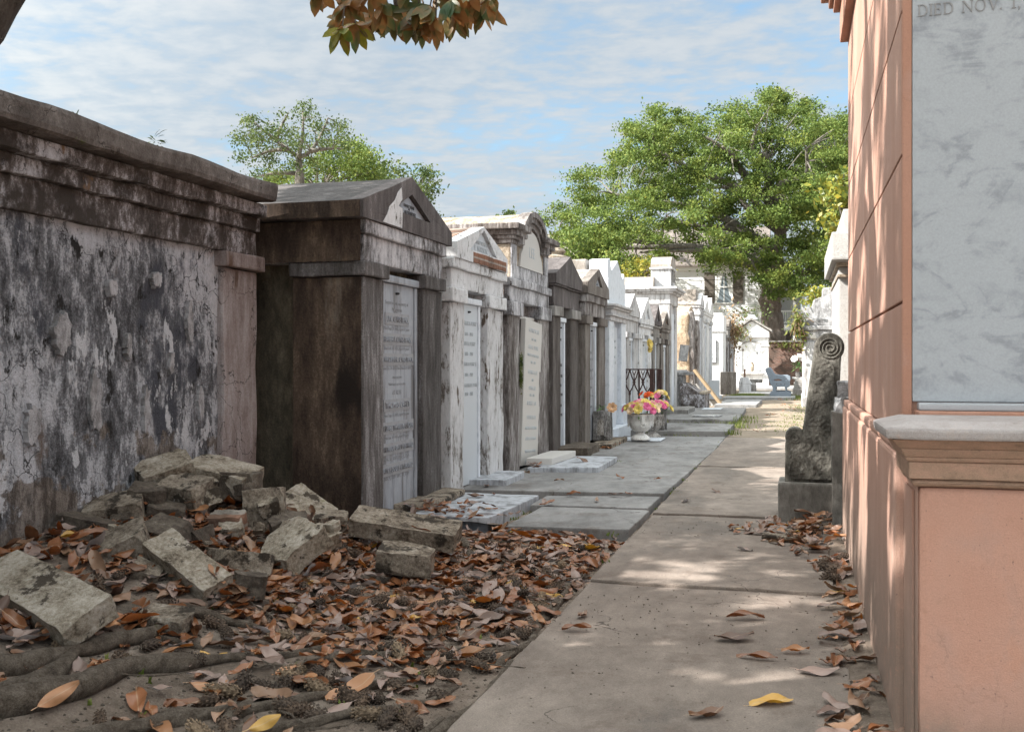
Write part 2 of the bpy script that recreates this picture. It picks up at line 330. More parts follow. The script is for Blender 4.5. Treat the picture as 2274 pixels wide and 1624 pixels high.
M['rock_pale'] = plaster('rubble_pale', [(0, (.08, .06, .044)), (.3, (.25, .21, .16)), (.6, (.41, .36, .295)), (1, (.58, .53, .47))], 5, 1, 83, patch=[((.075, .06, .046), 7, .56, .61, 1), ((.26, .25, .14), 3.2, .66, .75, 1)], bump=1.0, span=(.38, .62))
M['rock_dark'] = plaster('rubble_dark', [(0, (.03, .025, .02)), (.4, (.085, .068, .055)), (.75, (.15, .125, .1)), (1, (.3, .28, .24))], 4, 1, 85, patch=[((.09, .1, .03), 5, .64, .7, 1)], bump=.9)
M['granite'] = plaster('granite_mossy', [(0, (.035, .032, .028)), (.35, (.105, .1, .088)), (.65, (.19, .182, .16)), (1, (.38, .365, .335))], 5, .7, 87, patch=[((.15, .15, .05), 4, .64, .74, .7)], bump=1.0, bd=.025)
M['granite_smooth'] = plaster('granite_dressed', [(0, (.07, .066, .06)), (.5, (.145, .137, .125)), (1, (.25, .24, .225))], 3, .5, 89, bump=.5)
def simple(name, c, rough=.6, spec=.4, var=.2, metal=0.0, sc=20.0, bump=.2):
    k = NT(name); n = k.noise(k.pos(), sc, 5, .65)
    col = k.mix(var, c, k.ramp(n, [(.3, (.12,) * 3), (.7, (.95,) * 3)]), 'OVERLAY')
    k.b.inputs['Metallic'].default_value = metal
    if bump: k.bump(n, bump, .004)
    return k.fin(col, rough, spec)
M['rust'] = simple('rusted_iron', (.05, .028, .025), .8, .3, .4)
M['bench'] = simple('bench_bluegrey', (.19, .225, .27), .7, .3, .15)
M['wood'] = simple('board_tan', (.33, .24, .15), .8, .2, .3)
M['bolt'] = simple('bolt_dark', (.03, .028, .03), .5)
M['black'] = simple('wire_black', (.02, .02, .02), .6)
M['shingle'] = simple('shingle', (.16, .14, .13), .9, .2, .4, sc=3)
M['glass'] = simple('window_glass', (.12, .15, .17), .08, .8, .1, bump=0)
M['curtain'] = simple('curtain', (.6, .62, .62), .8)
M['shutter'] = simple('shutter_grey', (.13, .115, .10), .8, .2, .3)
M['trim'] = simple('trim_white', (.72, .73, .72), .6)
M['siding'] = simple('siding_white', (.66, .68, .69), .7, .3, .12, sc=2)
M['porch'] = simple('porch_grey', (.36, .37, .37), .7)
M['tarp'] = simple('tarp_green', (.02, .28, .2), .6)
M['urn'] = plaster('urn_white_worn', [(0, (.2, .18, .16)), (.25, (.5, .48, .46)), (.45, (.74, .73, .71)), (1, (.82, .81, .8))], 7, .5, 91, bump=.4)
M['urn_dirty'] = plaster('urn_dirty', [(0, (.05, .042, .036)), (.35, (.2, .18, .16)), (.6, (.42, .4, .38)), (1, (.6, .59, .57))], 7, .5, 95, bump=.4)
M['vase'] = plaster('vase_blackened', [(0, (.03, .027, .025)), (.45, (.1, .095, .09)), (.7, (.26, .25, .25)), (1, (.5, .5, .5))], 7, .35, 97, bump=.6)
def petal(name, c, c2):
    k = NT(name); n = k.noise(k.pos(), 60, 3, .5)
    k.b.inputs['Subsurface Weight'].default_value = 0.0
    return k.fin(k.ramp(n, [(.35, c), (.65, c2)]), .6, .3)
M['pinkp'] = petal('petal_pink', (.62, .06, .2), (.75, .25, .42)); M['yellowp'] = petal('petal_yellow', (.62, .45, .05), (.75, .62, .25))
M['creamp'] = petal('petal_cream', (.75, .5, .28), (.82, .68, .5)); M['redp'] = petal('petal_red', (.6, .04, .02), (.7, .15, .02))
M['peachp'] = petal('petal_peach', (.6, .33, .16), (.72, .5, .32)); M['whitep'] = petal('petal_white', (.75, .75, .72), (.8, .8, .8))
M['fgreen'] = petal('flower_leaf', (.05, .13, .03), (.14, .25, .07))
def leafmat(name, c, c2, rough=.5, trans=.25, under=None, scale=14.0, vein=False):
    k = NT(name); oi = k.n('ShaderNodeObjectInfo').outputs['Random']
    q = k.n('ShaderNodeTexCoord').outputs['Object']
    n = k.noise(q, scale, 4, .6)
    col = k.ramp(n, [(.35, c), (.65, c2)])
    if under:
        col = k.mix(k.n('ShaderNodeNewGeometry').outputs['Backfacing'], col, under)
    br = k.math('ADD', .72, k.math('MULTIPLY', oi, .56))
    col = k.mix(1.0, col, k.n('ShaderNodeCombineColor', {0: br, 1: br, 2: br}).outputs[0], 'MULTIPLY')
    if vein:
        sx = k.n('ShaderNodeSeparateXYZ', {0: q})
        vy = k.math('SUBTRACT', 1.0, k.step(k.math('ABSOLUTE', sx.outputs[1]), 0.0, .0022))
        col = k.mix(k.math('MULTIPLY', vy, .5), col, (.5, .38, .25))
    k.fin(col, rough, .45)
    if trans:
        t = k.n('ShaderNodeBsdfTranslucent', {0: col}); mx = k.n('ShaderNodeMixShader', {0: trans, 1: k.b.outputs[0], 2: t.outputs[0]})
        k.t.links.new(mx.outputs[0], k.out.inputs[0])
    return k.m
def crownmat(name, cs, rough=.6, trans=.3, sc=.9, under=None):
    k = NT(name); q = k.pos(); a = k.noise(q, sc, 3, .6); b = k.noise(q, 9, 2, .5)
    v = k.math('ADD', k.math('MULTIPLY', a, .5), k.math('MULTIPLY', b, .5))
    col = k.ramp(v, list(zip((.34, .46, .56, .68), cs)))
    if under: col = k.mix(k.n('ShaderNodeNewGeometry').outputs['Backfacing'], col, under)
    k.fin(col, rough, .2)
    t = k.n('ShaderNodeBsdfTranslucent', {0: col}); mx = k.n('ShaderNodeMixShader', {0: trans, 1: k.b.outputs[0], 2: t.outputs[0]})
    k.t.links.new(mx.outputs[0], k.out.inputs[0])
    return k.m
M['oak_leaf'] = crownmat('live_oak_leaves', [(.04, .075, .018), (.085, .135, .03), (.155, .205, .045), (.28, .275, .06)])
M['oak_leaf2'] = crownmat('oak_leaves_dark', [(.035, .062, .02), (.065, .10, .033), (.11, .145, .042), (.18, .2, .055)])
M['mag_crown'] = crownmat('magnolia_leaves', [(.02, .05, .018), (.03, .07, .025), (.11, .065, .03), (.16, .09, .03)], .3, .15, 3.0, under=(.13, .062, .03))
M['bough'] = crownmat('magnolia_bough', [(.04, .09, .035), (.12, .11, .04), (.28, .135, .05), (.33, .2, .06)], .35, .4, 5.0, under=(.36, .17, .075))
M['mag_yellow'] = crownmat('magnolia_leaves_yellow', [(.05, .09, .02), (.12, .15, .03), (.25, .23, .03), (.3, .2, .03)], .35, .25, 2)
M['vine_leaf'] = crownmat('vine_leaves', [(.05, .07, .02), (.1, .13, .03), (.17, .17, .04), (.2, .13, .05)], .6, .3, 2)
M['dry'] = crownmat('dry_stems', [(.1, .06, .035), (.18, .12, .07), (.25, .17, .1), (.3, .22, .14)], .9, .1, 3)
M['grass'] = crownmat('grass_green', [(.06, .09, .02), (.11, .15, .03), (.17, .2, .05), (.26, .23, .09)], .6, .3, 2)
M['bark'] = plaster('bark_oak', [(0, (.05, .04, .033)), (.45, (.15, .12, .10)), (1, (.3, .26, .225))], 3, .16, 101, bump=1.0, bd=.06)
M['bark_pale'] = plaster('bark_grey', [(0, (.05, .044, .038)), (.45, (.125, .115, .10)), (1, (.24, .225, .2))], 3, .5, 103, bump=.8)
M['root'] = plaster('root_bark', [(0, (.05, .038, .029)), (.35, (.15, .118, .09)), (.7, (.27, .225, .18)), (1, (.4, .35, .3))], 14, 1, 105, patch=[((.11, .115, .045), 5, .62, .72, 1)], bump=1.0, bd=.03)
def brick(name, c1, c2, mo, axis='y', sc=1.0):
    k = NT(name); g = k.n('ShaderNodeNewGeometry').outputs['Position']; sp = k.n('ShaderNodeSeparateXYZ', {0: g})
    u = sp.outputs[0] if axis == 'y' else sp.outputs[1]
    v = k.n('ShaderNodeCombineXYZ', {0: u, 1: sp.outputs[2], 2: 0.0}).outputs[0]
    b = k.n('ShaderNodeTexBrick', {'Vector': v, 'Color1': c1, 'Color2': c2, 'Mortar': mo, 'Scale': 1.0, 'Mortar Size': .009, 'Brick Width': .22, 'Row Height': .075})
    n = k.noise(g, 2, 6, .6); col = k.mix(k.math('MULTIPLY', k.step(n, .45, .62), .6), b.outputs['Color'], (.06, .05, .042))
    col = k.mix(.3, col, k.ramp(k.noise(g, 40, 4, .6), [(.3, (.2,) * 3), (.7, (.95,) * 3)]), 'OVERLAY')
    k.bump(k.math('SUBTRACT', k.noise(g, 60, 4, .6), b.outputs['Fac']), .6, .01)
    return k.fin(col, .95, .15)
M['brickwall'] = brick('brick_old', (.19, .10, .075), (.13, .075, .06), (.2, .175, .155))
M['brickred'] = brick('brick_red', (.25, .13, .09), (.2, .115, .085), (.33, .29, .26), 'y')
M['brickroof'] = brick('brick_weathered', (.28, .16, .11), (.2, .12, .09), (.3, .27, .24), 'x')
# ---------------- camera, light, sky ----------------
cam = bpy.data.cameras.new('camera'); co = bpy.data.objects.new('camera', cam); COL.objects.link(co)
co.location = (0, 0, HCAM); co.rotation_euler = (rad(90), 0, TH)
cam.sensor_width = 36; cam.lens = FPX / 2273 * 36; cam.shift_y = -7 / 2273; cam.clip_end = 2000
cam.dof.use_dof = True; cam.dof.focus_distance = 10; cam.dof.aperture_fstop = 13
sc.camera = co
EL, SX, SY = rad(39), -0.83, -0.56
S = Vector((SX * math.cos(EL), SY * math.cos(EL), math.sin(EL))).normalized()
sun = bpy.data.lights.new('sun', 'SUN'); sun.energy = 4.6; sun.angle = rad(0.6); sun.color = (1, .945, .87)
so = bpy.data.objects.new('sun', sun); COL.objects.link(so); so.rotation_euler = S.to_track_quat('Z', 'Y').to_euler(); so.location = (-8, -6, 14)
wd = bpy.data.worlds.new('World'); sc.world = wd; wd.use_nodes = True
k = NT.__new__(NT); k.t = wd.node_tree; bg = k.t.nodes['Background']
sky = k.n('ShaderNodeTexSky', sky_type='NISHITA', sun_disc=False, sun_elevation=EL, sun_rotation=math.atan2(SX, SY) % (2 * math.pi), altitude=5.0, air_density=1.0, dust_density=1.4, ozone_density=1.6)
tc = k.n('ShaderNodeTexCoord').outputs['Generated']; sp = k.n('ShaderNodeSeparateXYZ', {0: tc})
zz = k.math('MAXIMUM', k.math('ADD', sp.outputs[2], .10), .04)
uv = k.n('ShaderNodeCombineXYZ', {0: k.math('DIVIDE', sp.outputs[0], zz), 1: k.math('DIVIDE', sp.outputs[1], zz), 2: 0.0}).outputs[0]
rot = k.n('ShaderNodeMapping', {'Vector': uv, 'Rotation': (0, 0, rad(-24)), 'Scale': (1.0, 1.25, 1)}).outputs[0]
n1 = k.noise(rot, .55, 3, .5, .2); n2 = k.noise(rot, 5.2, 5, .5, .3); n3 = k.noise(rot, 14, 5, .55, .2)
cov = k.math('ADD', k.math('MULTIPLY', n1, .5), k.math('ADD', k.math('MULTIPLY', n2, .3), k.math('MULTIPLY', n3, .2)))
f = k.math('MULTIPLY', k.step(cov, .30, .52), .95)          # thin broken altocumulus
shade = k.step(k.math('ADD', k.math('MULTIPLY', n2, .6), k.math('MULTIPLY', n3, .4)), .36, .66)
cl = k.mix(shade, (1.4, 1.64, 1.88), (1.84, 1.96, 2.06))
blue = k.mix(1.0, sky.outputs[0], (.58, .70, .68), 'MULTIPLY')
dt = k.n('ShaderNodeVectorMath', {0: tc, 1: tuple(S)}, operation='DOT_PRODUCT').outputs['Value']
glow = k.math('ADD', 0.0, k.math('ADD', k.math('MULTIPLY', k.math('POWER', k.math('MAXIMUM', dt, 0.0), 2.0), 4.0), k.math('MULTIPLY', k.step(sp.outputs[2], .36, .85), 2.6)))   # cloud brightened round the sun and overhead, added as fill for the shade
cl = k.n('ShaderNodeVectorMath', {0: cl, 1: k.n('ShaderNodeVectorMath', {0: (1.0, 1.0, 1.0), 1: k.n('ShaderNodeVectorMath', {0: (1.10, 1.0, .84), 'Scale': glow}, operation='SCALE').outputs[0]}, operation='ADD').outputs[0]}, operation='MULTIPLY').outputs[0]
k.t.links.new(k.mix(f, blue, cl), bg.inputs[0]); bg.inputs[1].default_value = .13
vs = sc.view_settings
try: sc.display_settings.display_device = 'sRGB'
except Exception: pass
vs.view_transform = 'Standard'; vs.look = 'None'; vs.exposure = 1.5; vs.gamma = 1.0
sc.cycles.max_bounces = 6; sc.cycles.diffuse_bounces = 4; sc.cycles.transparent_max_bounces = 8
sc.cycles.use_denoising = True; sc.cycles.use_adaptive_sampling = True
sc.cycles.sample_clamp_indirect = 6

# ---------------- ground, path, paving ----------------
def structure(o): return tag(o, kind='structure')
def grid_mesh(name, x0, x1, y0, y1, step, fz, m):
    xs = np.arange(x0, x1 + 1e-6, step); ys = np.arange(y0, y1 + 1e-6, step)
    V = [(x, y, fz(x, y)) for y in ys for x in xs]; nx = len(xs)
    F = [(j * nx + i, j * nx + i + 1, (j + 1) * nx + i + 1, (j + 1) * nx + i) for j in range(len(ys) - 1) for i in range(nx - 1)]
    return np_mesh(name, V, F, m, smooth=True)
b = MB(); b.box(-300, 300, -60, 500, -.6, -.13)
structure(b.build('ground', M['dirt']))
structure(grid_mesh('soil', -3.72, -1.08, .8, 6.86, .025, soil, M['soil']))
structure(grid_mesh('soil', -9, -3.72, .6, 11.0, .15, lambda x, y: soil(-3.72, y) - .01, M['soil']))
structure(grid_mesh('soil', -3.72, -2.0, 6.86, 8.5, .06, lambda x, y: -.03 + .1 * sm((7.4 - y) / .8) + .02 * noise.noise(Vector((x * 5, y * 5, 2))), M['soil']))
structure(grid_mesh('soil', .14, .75, 1.5, 9.5, .03, lambda x, y: -.012 + .02 * sm((x - .16) / .1) + .012 * noise.noise(Vector((x * 9, y * 9, 5))), M['soil']))
structure(grid_mesh('dirt_path', -1.2, 2.6, 16.4, 58, .12, lambda x, y: -.03 + .03 * noise.noise(Vector((x * 1.5, y * .8, 5))) + .012 * noise.noise(Vector((x * 6, y * 6, 5))), M['dirt']))
structure(grid_mesh('dirt_path', .2, 5.0, 7.0, 16.52, .12, lambda x, y: -.035 + .02 * noise.noise(Vector((x * 1.5, y * .8, 5))), M['dirt']))
structure(grid_mesh('dirt_path', 2.5, 5.0, 16.5, 58, .3, lambda x, y: -.04, M['dirt']))
structure(grid_mesh('dirt_path', -8.0, -1.1, 16.45, 58, .2, lambda x, y: -.045 + .02 * noise.noise(Vector((x * 1.5, y * .8, 5))), M['dirt']))
def slab(b, pts, z0, z1, tilt=0.0):
    lo = [b.bm.verts.new((x, y, z0)) for x, y in pts]; hi = [b.bm.verts.new((x, y, z1 + tilt * (y - pts[0][1]))) for x, y in pts]
    n = len(pts); b.bm.faces.new(lo[::-1]); b.bm.faces.new(hi)
    for i in range(n): b.bm.faces.new((lo[i], lo[(i + 1) % n], hi[(i + 1) % n], hi[i]))
b = MB(); js = [1.2, 3.02, 4.17, 5.40, 6.97, 7.92, 9.85, 11.7, 14.05, 16.45]
for i, (a, c) in enumerate(zip(js, js[1:])):
    g = .011; z = [0, .004, -.006, .006, -.003, .012, .0, .009, -.004, .006][i]; q = .02 if i % 2 else -.015
    slab(b, [(-1.09, a + g), (.2, a + g + q), (.2, c - g + (-q)), (-1.09, c - g)], -.12, z)
o = b.build('path', M['path'], bevel=.008, cut=.12, amp=.006); structure(o)
b = MB(); b.box(-1.12, .25, 1.0, 16.5, -.14, -.02); structure(b.build('path_bed', M['soil']))
b = MB()
slab(b, [(-2.0, 6.84), (-1.12, 6.93), (-1.11, 7.9), (-1.98, 7.84)], -.1, .035)
slab(b, [(-2.1, 7.93), (-1.14, 7.99), (-1.13, 8.72), (-2.1, 8.5)], -.1, .035)
slab(b, [(-3.05, 8.52), (-1.115, 8.83), (-1.1, 11.6), (-3.05, 11.2)], -.1, .055, -.012)
slab(b, [(-3.05, 11.21), (-1.1, 11.615), (-1.06, 13.4), (-3.05, 13.3)], -.1, .02)
slab(b, [(-3.05, 13.31), (-1.06, 13.42), (-1.08, 16.3), (-3.0, 16.1)], -.1, .012)
slab(b, [(-2.75, 16.75), (-1.1, 16.9), (-1.1, 19.1), (-2.75, 19.0)], -.1, .06)
slab(b, [(-2.75, 20.2), (-1.1, 20.4), (-1.2, 25.9), (-2.6, 25.6)], -.1, .06)
structure(b.build('paving', M['paving'], bevel=.01, cut=.3, amp=.006))
b = MB()
slab(b, [(-2.15, 27.9), (-1.03, 28.2), (-1.0, 32.2), (-2.1, 32.0)], -.1, .05)
slab(b, [(-2.3, 33.4), (.0, 34.2), (.0, 36.0), (-2.3, 35.2)], -.1, .06)
slab(b, [(-2.1, 38.5), (.0, 38.5), (.0, 41.5), (-2.1, 41.5)], -.1, .05)
slab(b, [(-3.2, 47), (.0, 47), (.0, 52.5), (-3.2, 52.5)], -.1, .05)
structure(b.build('paving', M['paving_far'], bevel=.01, cut=.6, amp=.006))
b = MB(); b.box(-3.4, -1.13, 8.6, 16.6, -.14, -.03); structure(b.build('paving_bed', M['soil']))
# ---------------- the long blackened tomb on the left ----------------
t = thing('above_ground_tomb', (-5.0, 3.5, 0), 'huge blackened tomb with peeling limewash wall and heavy ledges behind the rubble', 'tomb', 'above ground tombs')
b = MB(); b.box(-6.8, -3.70, .8, 6.0, -.3, 1.96); b.build('wall', M['wall_old'], t, cut=.25, amp=.012, seed=3)
b = MB(); b.box(-6.7, -3.655, 5.84, 6.27, -.3, 1.84); p = b.build('pilaster', M['pier_old'], t, bevel=.02, cut=.2, amp=.012, seed=5)
b = MB(); b.box(-4.3, -3.605, 5.80, 6.30, 1.84, 1.945); b.build('capital', M['pier_old'], t, bevel=.015, cut=.15, amp=.008)
b = MB()
b.box(-6.8, -3.65, .8, 6.26, 1.945, 2.11); b.box(-6.8, -3.60, .8, 6.235, 2.112, 2.205); b.box(-6.8, -3.53, .8, 6.21, 2.207, 2.295)
b.build('entablature', M['ledge_old'], t, bevel=.012, cut=.14, amp=.011, seed=8)
b = MB(); b.box(-6.8, -3.42, .8, 6.15, 2.297, 2.425); b.build('coping', M['cap_old'], t, bevel=.03, cut=.16, amp=.018, seed=9)

for i, (y, z, w, h_) in enumerate(((4.62, 1.0, .10, .34), (5.05, .92, .05, .26), (4.35, 1.35, .12, .2), (5.5, 1.45, .07, .22), (5.3, 1.2, .05, .14), (4.75, 1.62, .08, .1), (5.62, .95, .06, .2), (4.15, .9, .1, .18), (5.15, 1.7, .1, .08), (4.9, 1.3, .04, .16))):
    pts = [(y + w * .5 * math.cos(q) * (1 + .5 * noise.noise(Vector((math.cos(q) * 1.6, math.sin(q) * 1.6, i * 3.3)))) + .02 * noise.noise(Vector((q * 3, i, 0))), z + h_ * .5 * math.sin(q) * (1 + .5 * noise.noise(Vector((math.cos(q) * 1.6 + 5, math.sin(q) * 1.6, i * 3.3)))) + .03 * noise.noise(Vector((q * 4, i, 9)))) for q in [2 * math.pi * j / 36 for j in range(36)]]
    b = MB(); b.prism(pts, -3.72, -3.676 + .004 * (i % 3)); b.build('plaster_patch', M['plaster_pale'], t)
def pediment(name, Xf, th, Y0, Y1, eb, et, pk, inner, m, parent, skew=0.0, rec=.05):
    """gable front facing +x; inner = (half width, base z, apex z) of a sunken triangle or None"""
    bm = bmesh.new(); ym = (Y0 + Y1) / 2 + skew
    O = [(Y0, eb), (Y1, eb), (Y1, et), (ym, pk), (Y0, et)]
    f = [bm.verts.new((Xf, y, z)) for y, z in O]; bk = [bm.verts.new((Xf - th, y, z)) for y, z in O]
    for i in range(5): bm.faces.new((f[i], bk[i], bk[(i + 1) % 5], f[(i + 1) % 5]))
    bm.faces.new(bk)
    if inner:
        hw, zb, za = inner; I = [(ym - hw, zb), (ym + hw, zb), (ym, za)]
        a = [bm.verts.new((Xf, y, z)) for y, z in I]; c = [bm.verts.new((Xf - rec, y, z)) for y, z in I]
        for q in ((f[0], f[1], a[1], a[0]), (f[1], f[2], a[1]), (f[2], f[3], a[2], a[1]), (f[3], f[4], a[0], a[2]), (f[4], f[0], a[0])): bm.faces.new(q)
        for i in range(3): bm.faces.new((a[i], a[(i + 1) % 3], c[(i + 1) % 3], c[i]))
        bm.faces.new(c)
    else: bm.faces.new(f)
    mb = MB(); mb.bm.free(); mb.bm = bm
    return mb.build(name, m, parent, cut=.25, amp=.006)
def tomb(label, Xf, Y0, Y1, D, z, aw, mats, tab=None, inner=None, ov=.07, group='above ground tombs', ev=None, anta_d=.5, lean=(0, 0), skew=0.0, roof=True, amp=.007, body_in=.06, frame=True, entw=0.0):
    capb, capt, fr, ar, et, pk = z; m = dict(mats)
    t = thing('above_ground_tomb', (Xf, (Y0 + Y1) / 2, 0), label, 'tomb', group, rot=(lean[0], lean[1], 0))
    b = MB(); b.box(Xf - D, Xf - .13, Y0 + body_in, Y1 - body_in, -.12, capt); b.build('body', m['body'], t, cut=.35, amp=amp)
    for a, c in ((Y0, Y0 + aw[0]), (Y1 - aw[1], Y1)):
        b = MB(); b.box(Xf - anta_d, Xf, a, c, -.12, capb); o = b.build('pilaster', m['pier'], t, bevel=.012, cut=.18, amp=amp)
        b = MB(); b.box(Xf - anta_d - .04, Xf + .035, a - .035, c + .035, capb + .002, capt); b.build('capital', m['cap'], t, bevel=.012, cut=.18, amp=amp)
    b = MB(); e = entw
    b.box(Xf - D - .01, Xf + .004, Y0 + .005 - e, Y1 - .005 + e, capt + .002, fr)
    b.box(Xf - D - .04, Xf + .035, Y0 - .03 - e, Y1 + .03 + e, fr + .002, ar); b.build('entablature', m['frieze'], t, bevel=.012, cut=.18, amp=amp)
    if roof:
        y0, y1 = Y0 - ov, Y1 + ov; ym = (y0 + y1) / 2 + skew
        b = MB(); b.prism([(y0, ar + .003), (y1, ar + .003), (y1, et), (ym, pk), (y0, et)], Xf - D - .05, Xf - .075); b.build('roof', m['roof'], t, cut=.3, amp=amp)
        g = pediment('pediment', Xf + .05, .123, y0 - .003, y1 + .003, ar + .003, et + .003, pk + .003, inner, m['gable'], t, skew)
        if inner:
            hw, zb, za = inner
            b = MB(); b.prism([(ym - hw * .93, zb + .008), (ym + hw * .93, zb + .008), (ym, za - .02)], Xf - .001, Xf + .018); m['panel_obj'] = b.build('pediment_panel', m.get('panel', M['tablet']), t)
    if tab:
        y0, y1, z0, z1, tm = tab
        b = MB(); b.box(Xf - .11, Xf - .05, y0, y1, z0, z1); b.build('tablet', tm, t, bevel=.006)
        bl = MB().lathe([(.010, 0), (.010, .02), (.005, .03)], (0, 0, 0), 8); bl.bm.transform(Matrix.Translation(((Xf - .05), (y0 + y1) / 2 - .02, z1 - .07)) @ Matrix.Rotation(rad(90), 4, 'Y')); bl.build('bolt', M['bolt'], t)
        if frame:
            b = MB(); b.box(Xf - .12, Xf - .02, y0 - .03, y1 + .07, z1 + .002, min(z1 + .06, capt)); b.box(Xf - .12, Xf - .035, y1 + .004, y1 + .06, z0, z1)
            b.build('tablet_frame', m.get('frame', M['marble_side']), t, bevel=.012)
    return t
def letter(t, lines, y, z, x, m, parent=None):
    """lines of (text, size, height of its middle above z); centred on y, standing on the plane x"""
    for s, size, dz in lines:
        put('lettering', text_mesh([s], size, .0015), m, (x, y, z + dz - size * .35), parent or t)

# tomb with the dark brown side and the long marble tablet
tA = tomb('dark brown stained gabled tomb next to the blackened tomb, with a tall lettered tablet', -2.9, 6.4, 8.0, 2.3, (1.805, 1.91, 2.10, 2.20, 2.32, 2.63), (.36, .44),
    dict(body=M['brown_body'], frame=M['tablet'], pier=M['brown_front'], cap=M['brown_front'], frieze=M['frieze'], roof=M['roof_dark'], gable=M['gable_dark'], panel=M['tablet']), tab=(6.79, 7.47, .06, 1.80, M['tablet']), inner=(.40, 2.335, 2.50), ov=.12, body_in=.12, lean=(0, 0), anta_d=.52)
b = MB()   # brown-stained facing of the side towards the camera: pilaster return and ledges
b.box(-3.44, -2.915, 6.392, 6.3995, -.1, 1.80); b.box(-5.2, -2.905, 6.353, 6.362, 1.91, 2.195); b.box(-5.2, -2.87, 6.267, 6.2745, 2.205, 2.318)
b.build('stained_side', M['brown'], tA)
b = MB(); b.prism([(6.62, 2.212), (6.98, 2.212), (6.99, 2.36), (6.91, 2.37), (6.985, 2.43), (6.97, 2.515), (6.9, 2.47), (6.84, 2.40), (6.74, 2.34), (6.70, 2.28)], -2.849, -2.8455); b.build('plaster_patch', M['white'], tA)
L, LD = M['ledger'], M['letter_dark']
rows = [('Sacred to the memory of', .045, 230, L), ('My parents', .045, 272, L), ('J.W. CARSTENS,', .062, 337, LD), ('Died Sept. 27 1868, Aged 67 years', .036, 397, L), ('BARBRA CARSTENS,', .062, 468, LD),
    ('Died Feb. 18 1874, Aged 71 years', .036, 526, L), ('CAROLIN B. CARSTENS,', .058, 598, LD), ('Born Dec. 14 1853, Died March 13 1874', .034, 654, L), ('Asleep in Jesus', .03, 712, L), ('With Angels up in the skies', .03, 757, L),
    ('AT REST', .05, 812, L), ('THOMAS CAREY', .066, 893, LD), ('Died Sept. 11 1889, Aged 56 years', .036, 957, L), ('ELIZABETH ALEXANDER', .062, 1038, LD), ('Died Jan. 18 1893, Aged 71 years', .036, 1100, L),
    ('GERTRUDE CAREY CLARAUD', .054, 1172, LD), ('AUG. 13, 1887 - DEC. 5, 1965', .04, 1238, L), ('JAMES LOUIS CLARAUD', .058, 1306, LD), ('JAN. 9, 1889 - DEC. 17, 1970', .04, 1360, L)]
for s, size, py, m in rows:
    z = 1.80 - (py - 110) / 1480 * 1.74; me = text_mesh([s], size, .005 if m is LD else .0012)
    w = max(v.co.x for v in me.vertices) - min(v.co.x for v in me.vertices)
    if w > .62: me.transform(Matrix.Diagonal((.62 / w, 1, 1, 1))); w = .62
    if m is LD:
        b = MB(); b.box(-2.952, -2.944, 7.13 - w / 2 - .02, 7.13 + w / 2 + .02, z - .045, z + .045); b.build('name_band', M['ledger'], tA)
        put('lettering', me, M['tablet'], (-2.943, 7.13, z - size * .35), tA)
    else: put('lettering', me, m, (-2.949, 7.13, z - size * .35), tA)
letter(tA, [('FAMILY TOMB', .034, .062), ('OF', .024, .04), ('E. ALEXANDER', .042, .012)], 7.2, 2.345, -2.878, LD)
# white peeling tomb with bare bricks under its gable
tB = tomb('white peeling tomb with a broken gable showing bare bricks, second of the row', -2.9, 8.24, 9.86, 2.2, (1.735, 1.86, 2.03, 2.12, 2.26, 2.49), (.35, .54),
    dict(body=M['lichen_grey'], pier=M['white_pier'], cap=M['white'], frieze=M['white'], roof=M['brickroof'], gable=M['white'], panel=M['tablet_clean'], frame=M['marble_side']), tab=(8.62, 9.14, .06, 1.745, M['tablet_clean']), inner=(.42, 2.235, 2.46), ov=-.01, amp=.012)
b = MB()
for i in range(7): b.box(-2.9, -2.842, 8.72 + i * .155, 8.72 + i * .155 + .145, 2.125, 2.222)
b.build('exposed_bricks', M['brickred'], tB, bevel=.006, cut=.1, amp=.006)
b = MB()
for i in range(5): b.box(-3.6, -2.9 - .02 * i, 9.83 + .002 * i, 9.885 - .004 * i, 1.9 + i * .08, 1.972 + i * .08)
b.build('exposed_bricks', M['brickred'], tB, bevel=.006, cut=.1, amp=.006)
letter(tB, [('FAMILY TOMB OF', .052, .085), ('E. WATSON.', .075, .025)], 9.05, 2.25, -2.878, M['letter_faint'])
letter(tB, [('ARTHUR B. PORRP', .055, 1.52), ('1841 - 1948', .05, 1.42), ('RUBY H. PORRP', .055, 1.33), ('1881 - 1958', .05, 1.235), ('ARTHUR B. PORRP JR.', .05, 1.14), ('1904 - 1909', .05, 1.04), ('RUBY GERTRUDE PORRP', .047, .94), ('1910 - 1918', .05, .86)], 8.88, .05, -2.9475, M['letter_faint'])
# arched tomb
X = -2.88
tC = tomb('tall brown and white tomb with a rounded arched top and a leaning tablet', X, 10.02, 11.76, 2.3, (1.70, 1.85, 2.01, 2.10, 0, 0), (.42, .50),
    dict(body=M['grey_pier'], pier=M['grey_pier'], cap=M['frieze'], frieze=M['frieze']), roof=False, amp=.01)
b = MB(); b.box(X - 2.2, X - .01, 10.1, 11.7, 2.103, 2.46); b.build('attic', M['stucco_warm'], tC, bevel=.015, cut=.2, amp=.008)
b = MB(); b.box(X - .012, X + .006, 10.1, 11.7, 2.103, 2.24); b.box(X - .012, X + .006, 10.1, 10.3, 2.24, 2.46); b.box(X - .012, X + .006, 11.5, 11.7, 2.24, 2.46); b.build('attic_facing', M['frieze'], tC, bevel=.006)
b = MB()
for (a, c) in ((9.98, 10.5), (11.3, 11.82)):
    for i, (o1, z0, z1) in enumerate(((0, 2.462, 2.505), (.03, 2.507, 2.545), (.065, 2.547, 2.60), (.11, 2.602, 2.665))):
        lo, hi = (a - o1 + .1, c - .002 * i) if a < 10.5 else (a + .002 * i, c + o1 - .1)
        b.box(X - 2.25, X + o1 + .01, lo, hi, z0, z1)
